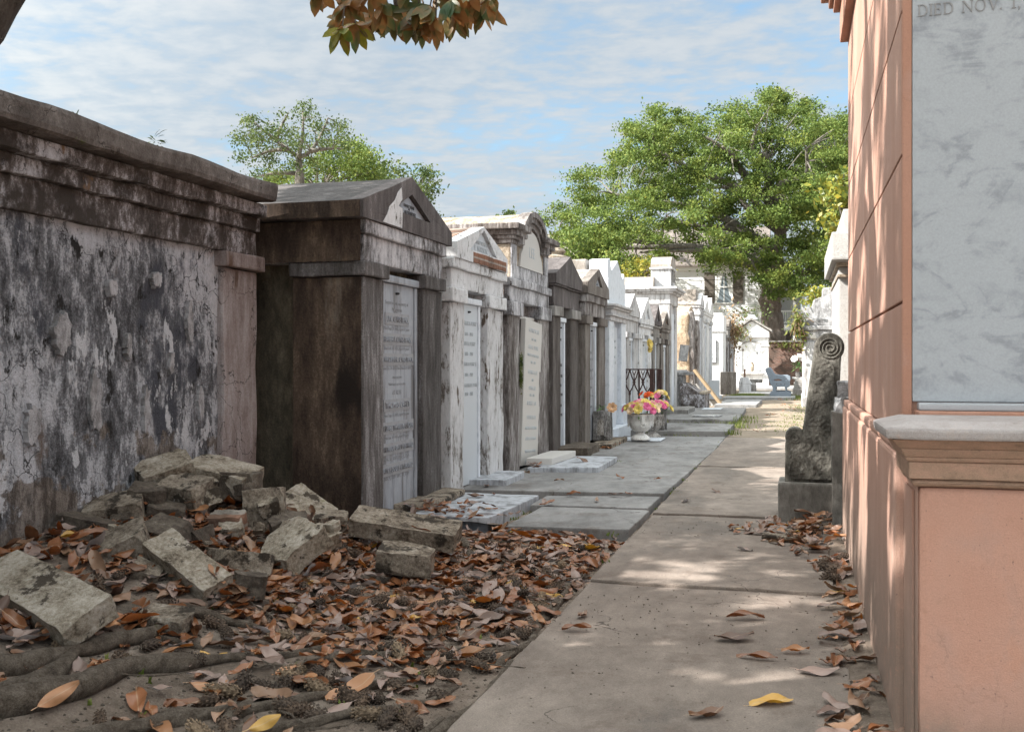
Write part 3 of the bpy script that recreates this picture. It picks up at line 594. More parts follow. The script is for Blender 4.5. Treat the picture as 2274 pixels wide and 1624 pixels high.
b.build('cornice', M['grey_pier'], tC, bevel=.01, cut=.2, amp=.006)
def arc(yc, zc, ry, rz, a0=0, a1=180, n=18): return [(yc + ry * math.cos(rad(a0 + (a1 - a0) * i / n)), zc + rz * math.sin(rad(a0 + (a1 - a0) * i / n))) for i in range(n + 1)]
ym = 10.9
b = MB(); b.prism(arc(ym, 2.46, .60, .41), X - 2.2, X - .02); b.build('barrel_roof', M['stucco_warm'], tC, cut=.3, amp=.006)
b = MB()
for r0, r1, rz0, rz1, x1 in ((.60, .52, .42, .36, .07), (.52, .45, .36, .30, .045), (.45, .39, .30, .24, .02)):
    o_ = arc(ym, 2.47, r0, rz0); i_ = arc(ym, 2.47, r1 + .002, rz1 + .002)
    b.prism(o_ + i_[::-1], X - .05, X + x1)
b.build('archivolt', M['grey_pier'], tC, cut=.12, amp=.006)
b = MB(); b.prism([(ym - .5, 2.243), (ym + .5, 2.243), (ym + .46, 2.38)] + arc(ym, 2.45, .375, .225)[0:] + [(ym - .46, 2.38)], X - .04, X + .012); b.build('tympanum', M['tablet_warm'], tC)
letter(tC, [('LEE', .17, .0)], ym, 2.44, X + .014, M['letter_faint'])
tb = thing('marble_tablet', (X - .03, 11.0, .85), 'leaning lettered cream marble tablet standing loose in the arched tomb', 'tablet', rot=(rad(-3.5), rad(1.0), 0))
b = MB(); b.box(X - .03 - .03, X - .03 + .03, 10.58, 11.32, .04, 1.67); b.build('slab', M['tablet_warm'], tb, bevel=.006)
letter(tb, [(s, z, h) for s, z, h in (('GEORGE W. LEE', .065, 1.50), ('1859 - 1911', .045, 1.40), ('LULA L. DOYLE', .065, 1.31), ('WIFE OF GEORGE W. LEE', .045, 1.22), ('1861 - 1929', .045, 1.14), ('GEORGE A. LEE', .062, 1.03), ('1887', .045, .94), ('OLIVIA LEE', .065, .85), ('1855 - 1931', .045, .77), ('ROBERT E. LEE', .065, .68), ('ELIZABETH LEE', .06, .52), ('MICHAEL LEE ROWAN', .05, .40), ('LOUISE LEE ROWAN', .05, .28), ('VIRGINIA LEE HARRIS', .05, .14), ('ROBERT A. HARRIS', .05, .03))], 10.95, .06, X + .0015, M['letter_faint'])
b = MB(); b.box(X - .12, X - .05, 10.45, 11.26, 1.685, 1.72); b.build('tablet_frame', M['tablet_warm'], tC, bevel=.01)
b = MB()   # moss on the left pilaster
P_ = []; F_ = []
for i in range(900):
    z = R.choice([1.02, 1.2]) + R.gauss(0, .05); y = 10.40 + R.gauss(0, .022); q = Vector((X + .014 + R.random() * .02, min(y, 10.44), z)); n0 = len(P_)
    for j in range(3): P_.append(q + Vector((R.gauss(0, .004), R.gauss(0, .008), R.gauss(0, .01))))
    F_.append((n0, n0 + 1, n0 + 2))
b.bm.free(); np_mesh('moss', P_, F_, M['vine_leaf'], tC)
# two dark gabled tombs
X = -2.86; q = X / -2.9
tD = tomb('charcoal grey gabled tomb between the arched tomb and the one with an urn base', X, 11.9, 13.38, 2.1, (1.78, 1.905, 2.15, 2.175, 2.30, 2.57), (.40, .50),
    dict(body=M['brown_front'], pier=M['dark_pier'], cap=M['dull_grey'], frieze=M['gable_dark'], roof=M['gable_dark'], gable=M['gable_dark']), tab=(12.33, 12.66, .08, 1.72, M['tablet']), ov=.03, frame=True)
letter(tD, [(s, .05, z) for s, z in (('OUR', 1.45), ('FRANCIS', 1.12), ('1871 - 1923', .98), ('MARIE', .86), ('1868 - 1930', .74), ('JOSEPH', .6), ('1899 - 1951', .48))], 12.49, .05, X - .0485, M['letter_dark'])
X = -2.79
tE = tomb('grey brown gabled tomb with a pale urn base on its roof', X, 13.5, 15.0, 2.0, (1.74, 1.86, 2.05, 2.16, 2.31, 2.56), (.36, .50),
    dict(body=M['mid_pier'], pier=M['mid_pier'], cap=M['mid_pier'], frieze=M['grey_pier'], roof=M['cement_block'], gable=M['mid_pier'], panel=M['tablet']), tab=(13.9, 14.42, .08, 1.73, M['tablet']), inner=(.27, 2.30, 2.46), ov=.06)
letter(tE, [('FAMILY', .05, .03)], 14.25, 2.31, X + .021, L)
letter(tE, [(s, .055, z) for s, z in (('JOHN', 1.3), ('1850 - 1919', 1.2), ('MARGARET', 1.05), ('1855 - 1927', .93), ('PETER', .8), ('1880 - 1944', .68), ('ANNA', .52), ('1884 - 1960', .4))], 14.16, .05, X - .0485, L)
b = MB(); b.box(X - .95, X - .45, 13.95, 14.75, 2.4, 2.70); b.build('pedestal', M['cement_block'], tE, bevel=.01)
b = MB(); b.lathe([(.25, 0), (.27, .03), (.27, .06), (.2, .09), (.2, .11), (.23, .14), (.21, .18), (.14, .20), (.14, .22)], (X - .7, 14.35, 2.70), 16); b.build('urn_base', M['stucco_warm'], tE)
# grey-white marble tomb with parapet
X = -2.78
t = thing('above_ground_tomb', (X, 16.1, 0), 'pale blue marble tomb with stepped cornice and pointed parapet beside the one rose planter', 'tomb', 'above ground tombs')
b = MB(); b.box(X - 1.9, X + .10, 15.1, 17.05, -.1, .18); b.build('plinth', M['marble_side'], t, bevel=.015)
b = MB(); b.box(X - 1.9, X - .10, 15.36, 16.8, .182, 1.86); b.build('body', M['marble_side'], t, bevel=.01)
for a, c in ((15.3, 15.72), (16.42, 16.86)):
    b = MB(); b.box(X - .3, X, a, c, .5, 1.86); b.box(X - .31, X + .03, a - .02, c + .02, .182, .5); b.build('pilaster', M['marble_side'], t, bevel=.008)
b = MB(); b.box(X - .1, X - .06, 15.78, 16.36, .25, 1.78); b.build('tablet', M['tablet_clean'], t, bevel=.006)
letter(t, [(s, .06, z) for s, z in (('CHARLES', 1.35), ('1844 - 1906', 1.25), ('SOPHIE', 1.1), ('1849 - 1921', 1.0))], 16.07, .2, X - .0585, M['letter_faint'])
b = MB()
for o1, z0, z1 in ((.03, 1.862, 1.93), (.07, 1.932, 1.965), (.045, 1.967, 2.04), (.09, 2.042, 2.075), (.13, 2.077, 2.12)): b.box(X - 1.95, X + o1, 15.3 - o1, 16.86 + o1, z0, z1)
b.build('cornice', M['white_grey'], t, bevel=.012)
b = MB(); b.box(X - .35, X + .0, 15.2, 16.8, 2.122, 2.52); b.prism([(15.2, 2.522), (16.8, 2.522), (16.8, 2.66), (16.72, 2.70), (16.62, 2.60), (16.1, 2.86), (15.55, 2.66), (15.4, 2.83), (15.22, 2.80)], X - .3, X - .01); b.build('parapet', M['marble_side'], t, bevel=.008)
b = MB(); b.box(X - 1.8, X - .36, 15.25, 16.75, 2.122, 2.82); b.build('roof_block', M['cement_block'], t, bevel=.02, cut=.3, amp=.01)
# four small gabled tombs behind the iron fence
def mm(body, pier, frieze, gable, roof, cap=None, panel='tablet'): return dict(body=M[body], pier=M[pier], cap=M[cap or frieze], frieze=M[frieze], roof=M[roof], gable=M[gable], panel=M[panel])
tomb('off white tomb with a plain pointed gable behind the iron fence', -2.9, 17.6, 19.0, 2, (1.65, 1.75, 1.97, 2.05, 2.14, 2.47), (.4, .5), mm('white_grey', 'white_grey', 'white_grey', 'white_grey', 'white_grey'), tab=(18.05, 18.45, .1, 1.6, M['white_grey']), ov=.0)
tH = tomb('bluish white tomb with a yellow flower hung on its door', -2.9, 19.15, 20.85, 2, (1.66, 1.75, 1.9, 1.96, 2.05, 2.5), (.45, .5), mm('white', 'white', 'white', 'white', 'white_grey', panel='tablet_clean'), tab=(19.7, 20.3, .1, 1.62, M['tablet_clean']), inner=(.3, 2.08, 2.32), ov=.1)
tomb('narrow dark grey tomb with a pale triangle in its gable', -2.9, 21.1, 22.15, 2, (1.62, 1.74, 1.95, 2.0, 2.08, 2.46), (.3, .3), mm('dull_grey', 'dull_grey', 'dull_grey', 'gable_dark', 'gable_dark'), tab=(21.45, 21.8, .1, 1.6, M['white_grey']), inner=(.2, 2.10, 2.30), ov=.08)
tomb('narrow brown grey tomb with a dark open triangle in its gable', -2.9, 22.4, 23.85, 2, (1.62, 1.74, 1.9, 1.98, 2.05, 2.38), (.4, .42), mm('mid_pier', 'mid_pier', 'mid_pier', 'mid_pier', 'cement_block', panel='brickred'), tab=(22.85, 23.4, .1, 1.55, M['white_grey']), inner=(.28, 2.08, 2.26), ov=.08)
# big tomb with the square pedestal on top
X = -2.9
t = thing('above_ground_tomb', (X, 24.8, 0), 'large white tomb with a boxy pedestal on its roof rising above the small gables', 'tomb', 'above ground tombs')
b = MB(); b.box(X - 2.4, X - .05, 24.1, 25.5, -.1, 2.61); b.build('body', M['white_grey'], t, cut=.3, amp=.006)
for a, c in ((24.02, 24.4), (25.2, 25.58)):
    b = MB(); b.box(X - .45, X, a, c, -.1, 2.61); b.build('pilaster', M['white_grey'], t, bevel=.012)
b = MB(); b.box(X - .06, X - .02, 24.55, 25.05, .15, 2.4); b.build('tablet', M['marble_side'], t)
b = MB()
for o1, z0, z1 in ((.02, 2.612, 2.86), (.09, 2.862, 2.91), (.16, 2.912, 2.96), (.2, 2.962, 3.02)): b.box(X - 2.5, X + o1, 24.02 - o1, 25.58 + o1, z0, z1)
b.build('cornice', M['white_grey'], t, bevel=.015)
b = MB(); b.prism([(24.0, 3.022), (25.6, 3.022), (25.5, 3.28), (24.1, 3.28)], X - 2.4, X - .4); b.build('roof', M['cement_block'], t)
b = MB(); b.box(X - .5, X - .02, 24.35, 25.35, 3.022, 3.48); b.box(X - .53, X + .02, 24.3, 25.4, 3.482, 3.53); b.build('pedestal', M['white_grey'], t, bevel=.012)
b = MB(); b.prism([(24.3, 3.532), (25.4, 3.532), (25.4, 3.6)] + arc(24.85, 3.6, .5, .22)[1:-1] + [(24.3, 3.6)], X - .5, X - .01); b.build('pedestal_top', M['cement_block'], t)
b = MB()
for i in range(3): b.prism(arc(24.85, 3.2, .3 - .09 * i, .34 - .1 * i) + arc(24.85, 3.2, .26 - .09 * i, .3 - .1 * i)[::-1], X - .03, X + .012 + .003 * i)
b.build('carving', M['dull_grey'], t)
# ruined tomb
t = thing('ruined_tomb', (-3.6, 30.2, 0), 'ruined tan tomb without facing, rounded broken top, behind the planter box', 'tomb', 'above ground tombs')
b = MB(); b.prism([(29.2, -.1), (31.4, -.1), (31.4, 2.55), (31.0, 2.8), (30.2, 2.9), (29.6, 2.82), (29.2, 2.6)], -5.3, -2.98); b.build('core', M['ruin'], t, bevel=.08, cut=.22, amp=.05)
b = MB(); b.box(-3.05, -2.86, 29.3, 29.75, -.1, 2.7); b.box(-3.05, -2.86, 30.85, 31.35, -.1, 2.5); b.build('pilaster_remains', M['grey_pier'], t, bevel=.04, cut=.2, amp=.04)
# white tombs further on
for a, c, zc, pk, lab, mt in ((31.65, 32.95, 2.92, 3.42, 'tall white tomb with a grey block roof just past the ruined tan tomb', 'white_grey'), (33.15, 34.85, 2.78, 3.45, 'tall white tomb with a small grey gable, between two taller white ones', 'white_far'), (35.05, 36.85, 2.78, 3.5, 'tall pure white tomb with shaped gable, last before the front facing white one', 'white_far')):
    t = tomb(lab, -2.9, a, c, 2.0, (zc - .22, zc - .1, zc + .02, zc + .1, zc + .16, pk), (.3, .35), mm(mt, mt, mt, mt, 'cement_block' if mt == 'white_grey' else mt), tab=(a + .42, c - .5, .1, zc - .35, M['white_grey']), ov=.06)
    if mt == 'white_grey':
        b = MB(); b.box(-4.6, -3.02, a + .1, c - .1, zc + .1, pk + .1); b.build('roof_block', M['cement_block'], t)
t = thing('above_ground_tomb', (-3.6, 39.5, 0), 'bright white tomb facing the camera with a framed lettered plaque', 'tomb', 'above ground tombs')
b = MB(); b.box(-4.6, -2.66, 38.9, 40.4, -.1, 2.38); b.build('body', M['white_far'], t, bevel=.02)
b = MB(); b.box(-4.65, -2.62, 38.85, 40.45, 2.382, 2.45); b.box(-4.62, -2.64, 38.88, 40.42, 2.452, 3.0); b.box(-4.62, -2.70, 38.9, 40.42, 3.002, 3.12); b.build('cornice', M['white_far'], t, bevel=.02)
b = MB(); b.box(-3.72, -2.93, 38.84, 38.895, 1.22, 2.04); b.build('plaque', M['tablet_clean'], t)
b = MB(); b.box(-2.93, -2.9, 38.83, 38.897, 1.2, 2.06); b.box(-3.75, -2.93, 38.83, 38.897, 1.19, 1.22); b.build('plaque_frame', M['letter_dark'], t)
put('lettering', text_mesh(['L. E.', '1834 - 1907', 'AND FAMILY'], .12, .004), M['ledger'], (-3.25, 38.838, 1.65), t, FACE_Y)
for i, (a, c, lab) in enumerate(((41.0, 42.6, 'weathered brown tomb draped with dry vines behind the bright white tomb'), (43.0, 44.8, 'pale streaked tomb at the end of the left row by the brick wall'))):
    t = tomb(lab, -2.62, a, c, 2.0, (2.2, 2.32, 2.55, 2.65, 2.75, 3.0), (.35, .4), mm('dull_grey', 'grey_pier', 'dull_grey', 'mid_pier', 'mid_pier') if i == 0 else mm('white_grey', 'white_grey', 'dull_grey', 'dull_grey', 'dull_grey'), tab=(a + .5, c - .55, .1, 2.0, M['white_grey']))
# ---------------- right side: pink tomb ----------------
t = pinkt = thing('above_ground_tomb', (1.2, 5.0, 0), 'salmon pink stuccoed tomb with grey veined marble panel filling the right edge', 'tomb', 'above ground tombs')
b = MB(); b.box(.31, 3.2, 3.44, 7.2, -.2, .905); b.build('base_wall', M['pink'], t, bevel=.015, cut=.15, amp=.003)
b = MB(); b.box(.318, 3.2, 3.455, 7.19, .907, .948); b.build('ledge', M['pink'], t, bevel=.012)
zs = [.95, 1.404, 1.90, 2.385, 2.87, 3.38]; b = MB()
b.box(.362, 3.2, 3.64, 7.12, .94, 3.4)
for z0, z1 in zip(zs, zs[1:]): b.box(.345, 3.19, 3.60, 7.13, z0 + .005, z1 - .005)
b.build('wall', M['pink'], t, bevel=.004)
b = MB(); b.box(.348, .376, 3.588, 3.60, .952, 3.37); b.build('corner_strip', M['pink_red'], t)
b = MB(); b.box(.378, 2.0, 3.585, 3.62, 1.07, 3.3); mp = b.build('marble_panel', M['marble_grey'], t, bevel=.004)
b = MB(); b.box(.392, 2.0, 3.525, 3.59, 1.043, 1.068); b.build('panel_sill', M['marble_grey'], t, bevel=.006)
b = MB(); b.box(.385, 2.1, 3.47, 3.60, 1.02, 1.042); b.build('mortar_bed', M['pink_red'], t, bevel=.004)
b = MB(); b.box(.345, 3.2, 3.105, 3.45, -.2, .842); b.build('plinth', M['pink_front'], t, bevel=.02, cut=.1, amp=.0025)
b = MB(); b.box(.336, .3425, 3.2, 3.438, .0, .82); b.box(.3435, .3448, 3.12, 3.44, .0, .84); b.build('plinth_return', M['pink'], t)
b = MB()
def cap_layer(z0, z1, o0, o1):   # layer whose face leans from overhang o0 (below) to o1 (above)
    x0, y0 = .345, 3.105
    lo = [(x0 - o0, y0 - o0), (3.2, y0 - o0), (3.2, 3.47), (x0 - o0, 3.47)]; hi = [(x0 - o1, y0 - o1), (3.2, y0 - o1), (3.2, 3.47), (x0 - o1, 3.47)]
    A = [b.bm.verts.new((x, y, z0)) for x, y in lo]; B = [b.bm.verts.new((x, y, z1)) for x, y in hi]
    b.bm.faces.new(A[::-1]); b.bm.faces.new(B)
    for i in range(4): b.bm.faces.new((A[i], A[(i + 1) % 4], B[(i + 1) % 4], B[i]))
for l in ((.843, .853, .012, .020), (.853, .864, .020, .012), (.866, .916, .028, .03), (.917, .93, .036, .042), (.93, .955, .042, .056), (.955, .982, .056, .082)): cap_layer(*l)
b.build('moulding', M['mould'], t, bevel=.004, cut=.09, amp=.0022)
b = MB(); cap_layer(.983, 1.014, .095, .10); cap_layer(1.014, 1.033, .097, .02); b.build('sill', M['sill'], t, bevel=.008, cut=.09, amp=.003)
b = MB()
for x, z0, z1 in ((.292, 3.382, 3.60), (.25, 3.602, 3.64), (.22, 3.642, 3.70), (.17, 3.702, 3.86)): b.box(x, 3.2, 3.3 + x, 7.45 - x, z0, z1)
b.build('cornice', M['pink_red'], t, bevel=.012)
# serif capitals cut in the marble
def glyph(ch):
    """outlines (outer, holes) of a serif capital, 1 unit high"""
    s, h = .12, .045
    def stem(x, w=s, ser=.07): return [(x - ser, 0), (x + w + ser, 0), (x + w + ser, h), (x + w, h + .03), (x + w, 1 - h - .03), (x + w + ser, 1 - h), (x + w + ser, 1), (x - ser, 1), (x - ser, 1 - h), (x, 1 - h - .03), (x, h + .03), (x - ser, h)]
    def ell(cx, cy, rx, ry, a0=0, a1=360, n=28): return [(cx + rx * math.cos(rad(a0 + (a1 - a0) * i / n)), cy + ry * math.sin(rad(a0 + (a1 - a0) * i / n))) for i in range(n + (a1 - a0 != 360))]
    if ch == 'I': return [[stem(.07)]], .26
    if ch == 'D': return [[[(0, 0), (.38, 0)] + ell(.38, .5, .42, .5, -90, 90)[1:-1] + [(.38, 1), (0, 1), (0, 1 - h), (.07, 1 - h - .02), (.07, h + .02), (0, h)], [(.19, h + .01), (.34, h + .01)] + ell(.34, .5, .32, .445, -88, 88)[1:-1] + [(.34, .945), (.19, .945)]]], .84
    if ch == 'E': return [[[(0, 0), (.56, 0), (.60, .26), (.565, .26), (.48, h + .02), (.19, h + .02), (.19, .49), (.4, .49), (.43, .40), (.46, .40), (.46, .64), (.43, .64), (.4, .54), (.19, .54), (.19, 1 - h), (.46, 1 - h), (.52, .79), (.555, .79), (.54, 1), (0, 1), (0, 1 - h), (.07, 1 - h - .02), (.07, h + .02), (0, h)]]], .66
    if ch == 'N': return [[[(0, 0), (.2, 0), (.2, h), (.125, h + .02), (.125, .86), (.76, -.02), (.8, -.02), (.8, 1 - h - .02), (.88, 1 - h), (.88, 1), (.66, 1), (.66, 1 - h), (.75, 1 - h - .02), (.75, .22), (.18, 1), (0, 1), (0, 1 - h), (.075, 1 - h - .03), (.075, h + .02), (0, h)]]], .92
    if ch == 'O': return [[ell(.43, .5, .43, .52), ell(.43, .5, .31, .465)]], .92
    if ch == 'V': return [[[(.4, -.02), (.45, -.02), (.75, 1 - h - .02), (.82, 1 - h), (.82, 1), (.6, 1), (.6, 1 - h), (.69, 1 - h - .02), (.47, .22), (.22, 1 - h - .02), (.3, 1 - h), (.3, 1), (0, 1), (0, 1 - h), (.08, 1 - h - .02)]]], .84
    if ch == '.': return [[ell(.08, .07, .075, .075, n=12)]], .24
    if ch == ',': return [[[(.02, .10), (.07, .14), (.13, .13), (.16, .06), (.12, -.08), (.02, -.18), (0, -.16), (.07, -.05), (.06, .01), (.02, .04)]]], .26
    if ch == '1': return [[[(.02, 0), (.36, 0), (.36, h), (.25, h + .03), (.25, 1), (.2, 1), (.02, .9), (.03, .86), (.13, .89), (.13, h + .03), (.02, h)]]], .42
    if ch == '2': return [[[(0, 0), (.58, 0), (.62, .22), (.58, .22), (.53, .11), (.18, .11), (.44, .42), (.54, .6), (.54, .8), (.46, .94), (.3, 1), (.13, .96), (.03, .82), (.01, .72), (.05, .71), (.12, .85), (.24, .9), (.36, .86), (.41, .74), (.38, .58), (.26, .38), (0, .06)]]], .66
    return [], .45
def serif(text, x, z, size, y, name, parent, m):
    px = x
    for ch in text:
        shapes, adv = glyph(ch)
        for polys in shapes:
            me = outline(polys, .002); me.transform(Matrix.Diagonal((size, size, 1, 1)))
            put(name, me, m, (px, y, z), parent, FACE_Y)
        px += (adv + .1) * size
    return px
LT = simple('cut_letter', (.26, .255, .26), .8, .2, .2, sc=60)
for ch_line, x, z, s in (('DIED NOV. 1, 2012', .395, 2.36, .0385), ('DOE DEVINE', .395, 2.425, .0385)): serif(ch_line, x, z, s, 3.5842, 'lettering', pinkt, LT)
# scroll-ended granite wing
t = thing('scroll_headstone', (.1, 7.95, 0), 'dark rough granite monument wing with a carved spiral scroll, standing on the path', 'headstone')
b = MB(); b.box(-.125, .3, 7.82, 8.22, -.03, .295); b.build('base', M['granite_smooth'], t, bevel=.018, cut=.12, amp=.004)
def ell(cx, cy, rx, ry, a0, a1, n=14): return [(cx + rx * math.cos(rad(a0 + (a1 - a0) * i / n)), cy + ry * math.sin(rad(a0 + (a1 - a0) * i / n))) for i in range(n + 1)]
prof = [(-.065, .3), (-.063, .575)] + ell(-.005, .635, .058, .06, 225, -10) + [(.062, .66), (.078, .76), (.098, .92), (.118, 1.08), (.136, 1.2)] + ell(.247, 1.315, .097, .1, 190, -40)[0:] + [(.317, 1.2), (.305, .9), (.29, .6), (.285, .3)]
me = outline([prof], .11, .012); put('wing', me, M['granite'], (0, 7.99, 0), t, FACE_Y)
# rough rock face between the smooth rims
bm = bmesh.new(); inn = [(-.045, .32), (-.045, .56), (.05, .60), (.085, .66), (.1, .8), (.125, 1.0), (.15, 1.17), (.2, 1.23), (.29, 1.2), (.285, .9), (.272, .6), (.268, .32)]
def inside(x, z, P):
    c = False
    for i in range(len(P)):
        (x1, z1), (x2, z2) = P[i], P[i - 1]
        if (z1 > z) != (z2 > z) and x < (x2 - x1) * (z - z1) / (z2 - z1) + x1: c = not c
    return c
gx = np.arange(-.06, .31, .011); gz = np.arange(.31, 1.25, .011); idx = {}
for i, x in enumerate(gx):
    for j, z in enumerate(gz):
        if inside(x, z, inn):
            h = .012 + .009 * noise.noise(Vector((x * 9, z * 7, 2))) + .014 * (.5 - abs(noise.noise(Vector((x * 16, z * 10, 7))))) + .006 * noise.noise(Vector((x * 50, z * 50, 7)))
            idx[i, j] = bm.verts.new((x, 7.868 - max(.0, h), z))
for (i, j), v in list(idx.items()):
    if all(k_ in idx for k_ in ((i + 1, j), (i + 1, j + 1), (i, j + 1))): bm.faces.new((v, idx[i + 1, j], idx[i + 1, j + 1], idx[i, j + 1]))
mb = MB(); mb.bm.free(); mb.bm = bm; mb.build('rock_face', M['granite'], t)
def spiral(cx, cz, r, turns): return [(cx + r * (1 - .86 * u) * math.cos(-turns * 2 * math.pi * u + .6), 7.862, cz + r * (1 - .86 * u) * math.sin(-turns * 2 * math.pi * u + .6)) for u in [i / 60 for i in range(61)]]
b = MB(); b.tube(spiral(.247, 1.315, .088, 3), .005, 6); b.build('scroll', M['granite'], t)
b = MB(); b.tube(spiral(-.005, .635, .046, 2), .0035, 6); b.build('scroll', M['granite'], t)
b = MB(); b.prism([(.255, -.05), (.355, -.05), (.345, .84), (.245, .86)], 7.42, 7.48, 'y'); o = b.build('stone_slab', M['granite_smooth'], bevel=.008, cut=.1, amp=.006)
tag(o, 'thin dark slab wedged upright between the scroll monument and the pink tomb', 'slab')
def rock_bm(L, W, H, seed, cuts=5, rough=.012, keep=.8):
    r = random.Random(seed); bm = bmesh.new(); bmesh.ops.create_cube(bm, size=1.0)
    bmesh.ops.scale(bm, vec=(L, W, H), verts=bm.verts)
    for i in range(cuts):
        n = Vector((r.uniform(-1, 1), r.uniform(-1, 1), r.uniform(-.7, .7))).normalized()
        far = abs(n.x) * L / 2 + abs(n.y) * W / 2 + abs(n.z) * H / 2
        g = bmesh.ops.bisect_plane(bm, geom=bm.verts[:] + bm.edges[:] + bm.faces[:], plane_co=n * far * r.uniform(keep, .97), plane_no=n, clear_outer=True)
        es = [e for e in g['geom_cut'] if isinstance(e, bmesh.types.BMEdge)]
        bmesh.ops.holes_fill(bm, edges=es)
    bmesh.ops.triangulate(bm, faces=[f for f in bm.faces if len(f.verts) > 4])
    wobble(bm, max(L, W, H) / 14, rough, seed, .005)
    bmesh.ops.recalc_face_normals(bm, faces=bm.faces)
    return bm
for i, (x, y, z, s, lab) in enumerate(((.36, 7.62, .90, (.17, .2, .12), 'bluish grey stone lump lying lower behind the pink tomb corner'), (.40, 7.7, 1.0, (.2, .2, .12), 'bluish grey stone lump on top behind the pink tomb corner'))):
    bm = rock_bm(*s, 40 + i, 9, .02, .55); me = bpy.data.meshes.new('stone'); bm.to_mesh(me); bm.free(); o = link('loose_stone', me, M['lichen_grey']); o.location = (x, y, z); tag(o, lab, 'stone', 'stones behind the pink tomb')
b = MB(); b.box(.36, .8, 7.5, 7.95, -.05, .84); o = b.build('brick_pier', M['brickred'], bevel=.01); tag(o, 'low brick pier behind the pink tomb carrying grey stones', 'pier')
# white roughcast tomb behind the pink one
t = thing('above_ground_tomb', (1.2, 12, 0), 'white roughcast tomb with overhanging slab roof just behind the pink tomb', 'tomb', 'above ground tombs')
b = MB(); b.box(.44, 2.4, 11.06, 13.1, -.1, 2.21); b.build('body', M['stucco_white'], t, bevel=.02)
b = MB(); b.box(.355, 2.5, 10.7, 13.25, 2.252, 2.54); b.build('roof_slab', M['stucco_white'], t, bevel=.02)
b = MB(); b.box(.41, 2.42, 10.95, 13.15, 2.212, 2.25); b.box(.425, 2.42, 11.0, 13.13, 2.10, 2.13); b.build('moulding', M['stucco_warm'], t, bevel=.006)
b = MB(); b.box(.475, 2.2, 10.9, 13.0, 2.542, 2.80); b.build('parapet', M['stucco_white'], t, bevel=.02)
b = MB(); b.box(.556, 1.6, 10.98, 11.05, .2, 2.0); b.build('brick_infill', M['brickred'], t)
# grey broken tomb further along on the right
t = thing('above_ground_tomb', (1.2, 30, 0), 'grey lichened tomb with a broken sloping parapet and weeds, right of the bench', 'tomb', 'above ground tombs')
b = MB(); b.box(.24, 2.6, 28.62, 31.2, -.1, 1.86); b.build('body', M['lichen_grey'], t, cut=.3, amp=.012)
b = MB(); b.box(.2, .5, 28.58, 28.9, .0, 1.78); b.box(.2, .5, 30.8, 31.2, .0, 1.78); b.box(.17, 2.6, 28.55, 31.2, -.1, .28); b.build('pilaster', M['white_grey'], t, bevel=.02, cut=.2, amp=.012)
b = MB()
for o1, z0, z1 in ((.04, 1.862, 2.10), (.10, 2.102, 2.22), (.05, 2.222, 2.42)): b.box(.24 - o1, 2.6, 28.62 - o1, 31.2, z0, z1)
b.build('cornice', M['lichen_grey'], t, bevel=.02, cut=.25, amp=.02)
b = MB(); b.prism([(.3, 2.422), (2.4, 2.422), (2.4, 3.3), (.95, 3.28), (.72, 3.25), (.70, 3.02), (.5, 2.95), (.45, 2.72), (.16, 2.74)], 28.7, 29.3, 'y'); b.build('broken_parapet', M['lichen_grey'], t, bevel=.02, cut=.2, amp=.03)
b = MB(); b.box(.25, .33, 28.61, 28.64, 1.9, 2.4); b.build('patch', M['stucco_white'], t)
for i, (x0, x1, z0, z1) in enumerate(((-.10, .55, 0, .26), (-.06, .55, .262, .46), (-.02, .55, .462, .60), (-.12, .45, .602, .66))):
    b = MB(); b.box(x0, x1, 37.5 + .1 * i, 39.5, z0, z1); o = b.build('stone_step', M['dull_grey'] if i != 3 else M['lichen_grey'], bevel=.02)
    tag(o, ['lowest and widest', 'second lowest', 'third, set back', 'topmost thin'][i] + ' grey stone step of the small stack right of the bench', 'step', 'stone steps right of the bench')
# ---------------- rubble ----------------
RG = 'broken blocks of the rubble pile'
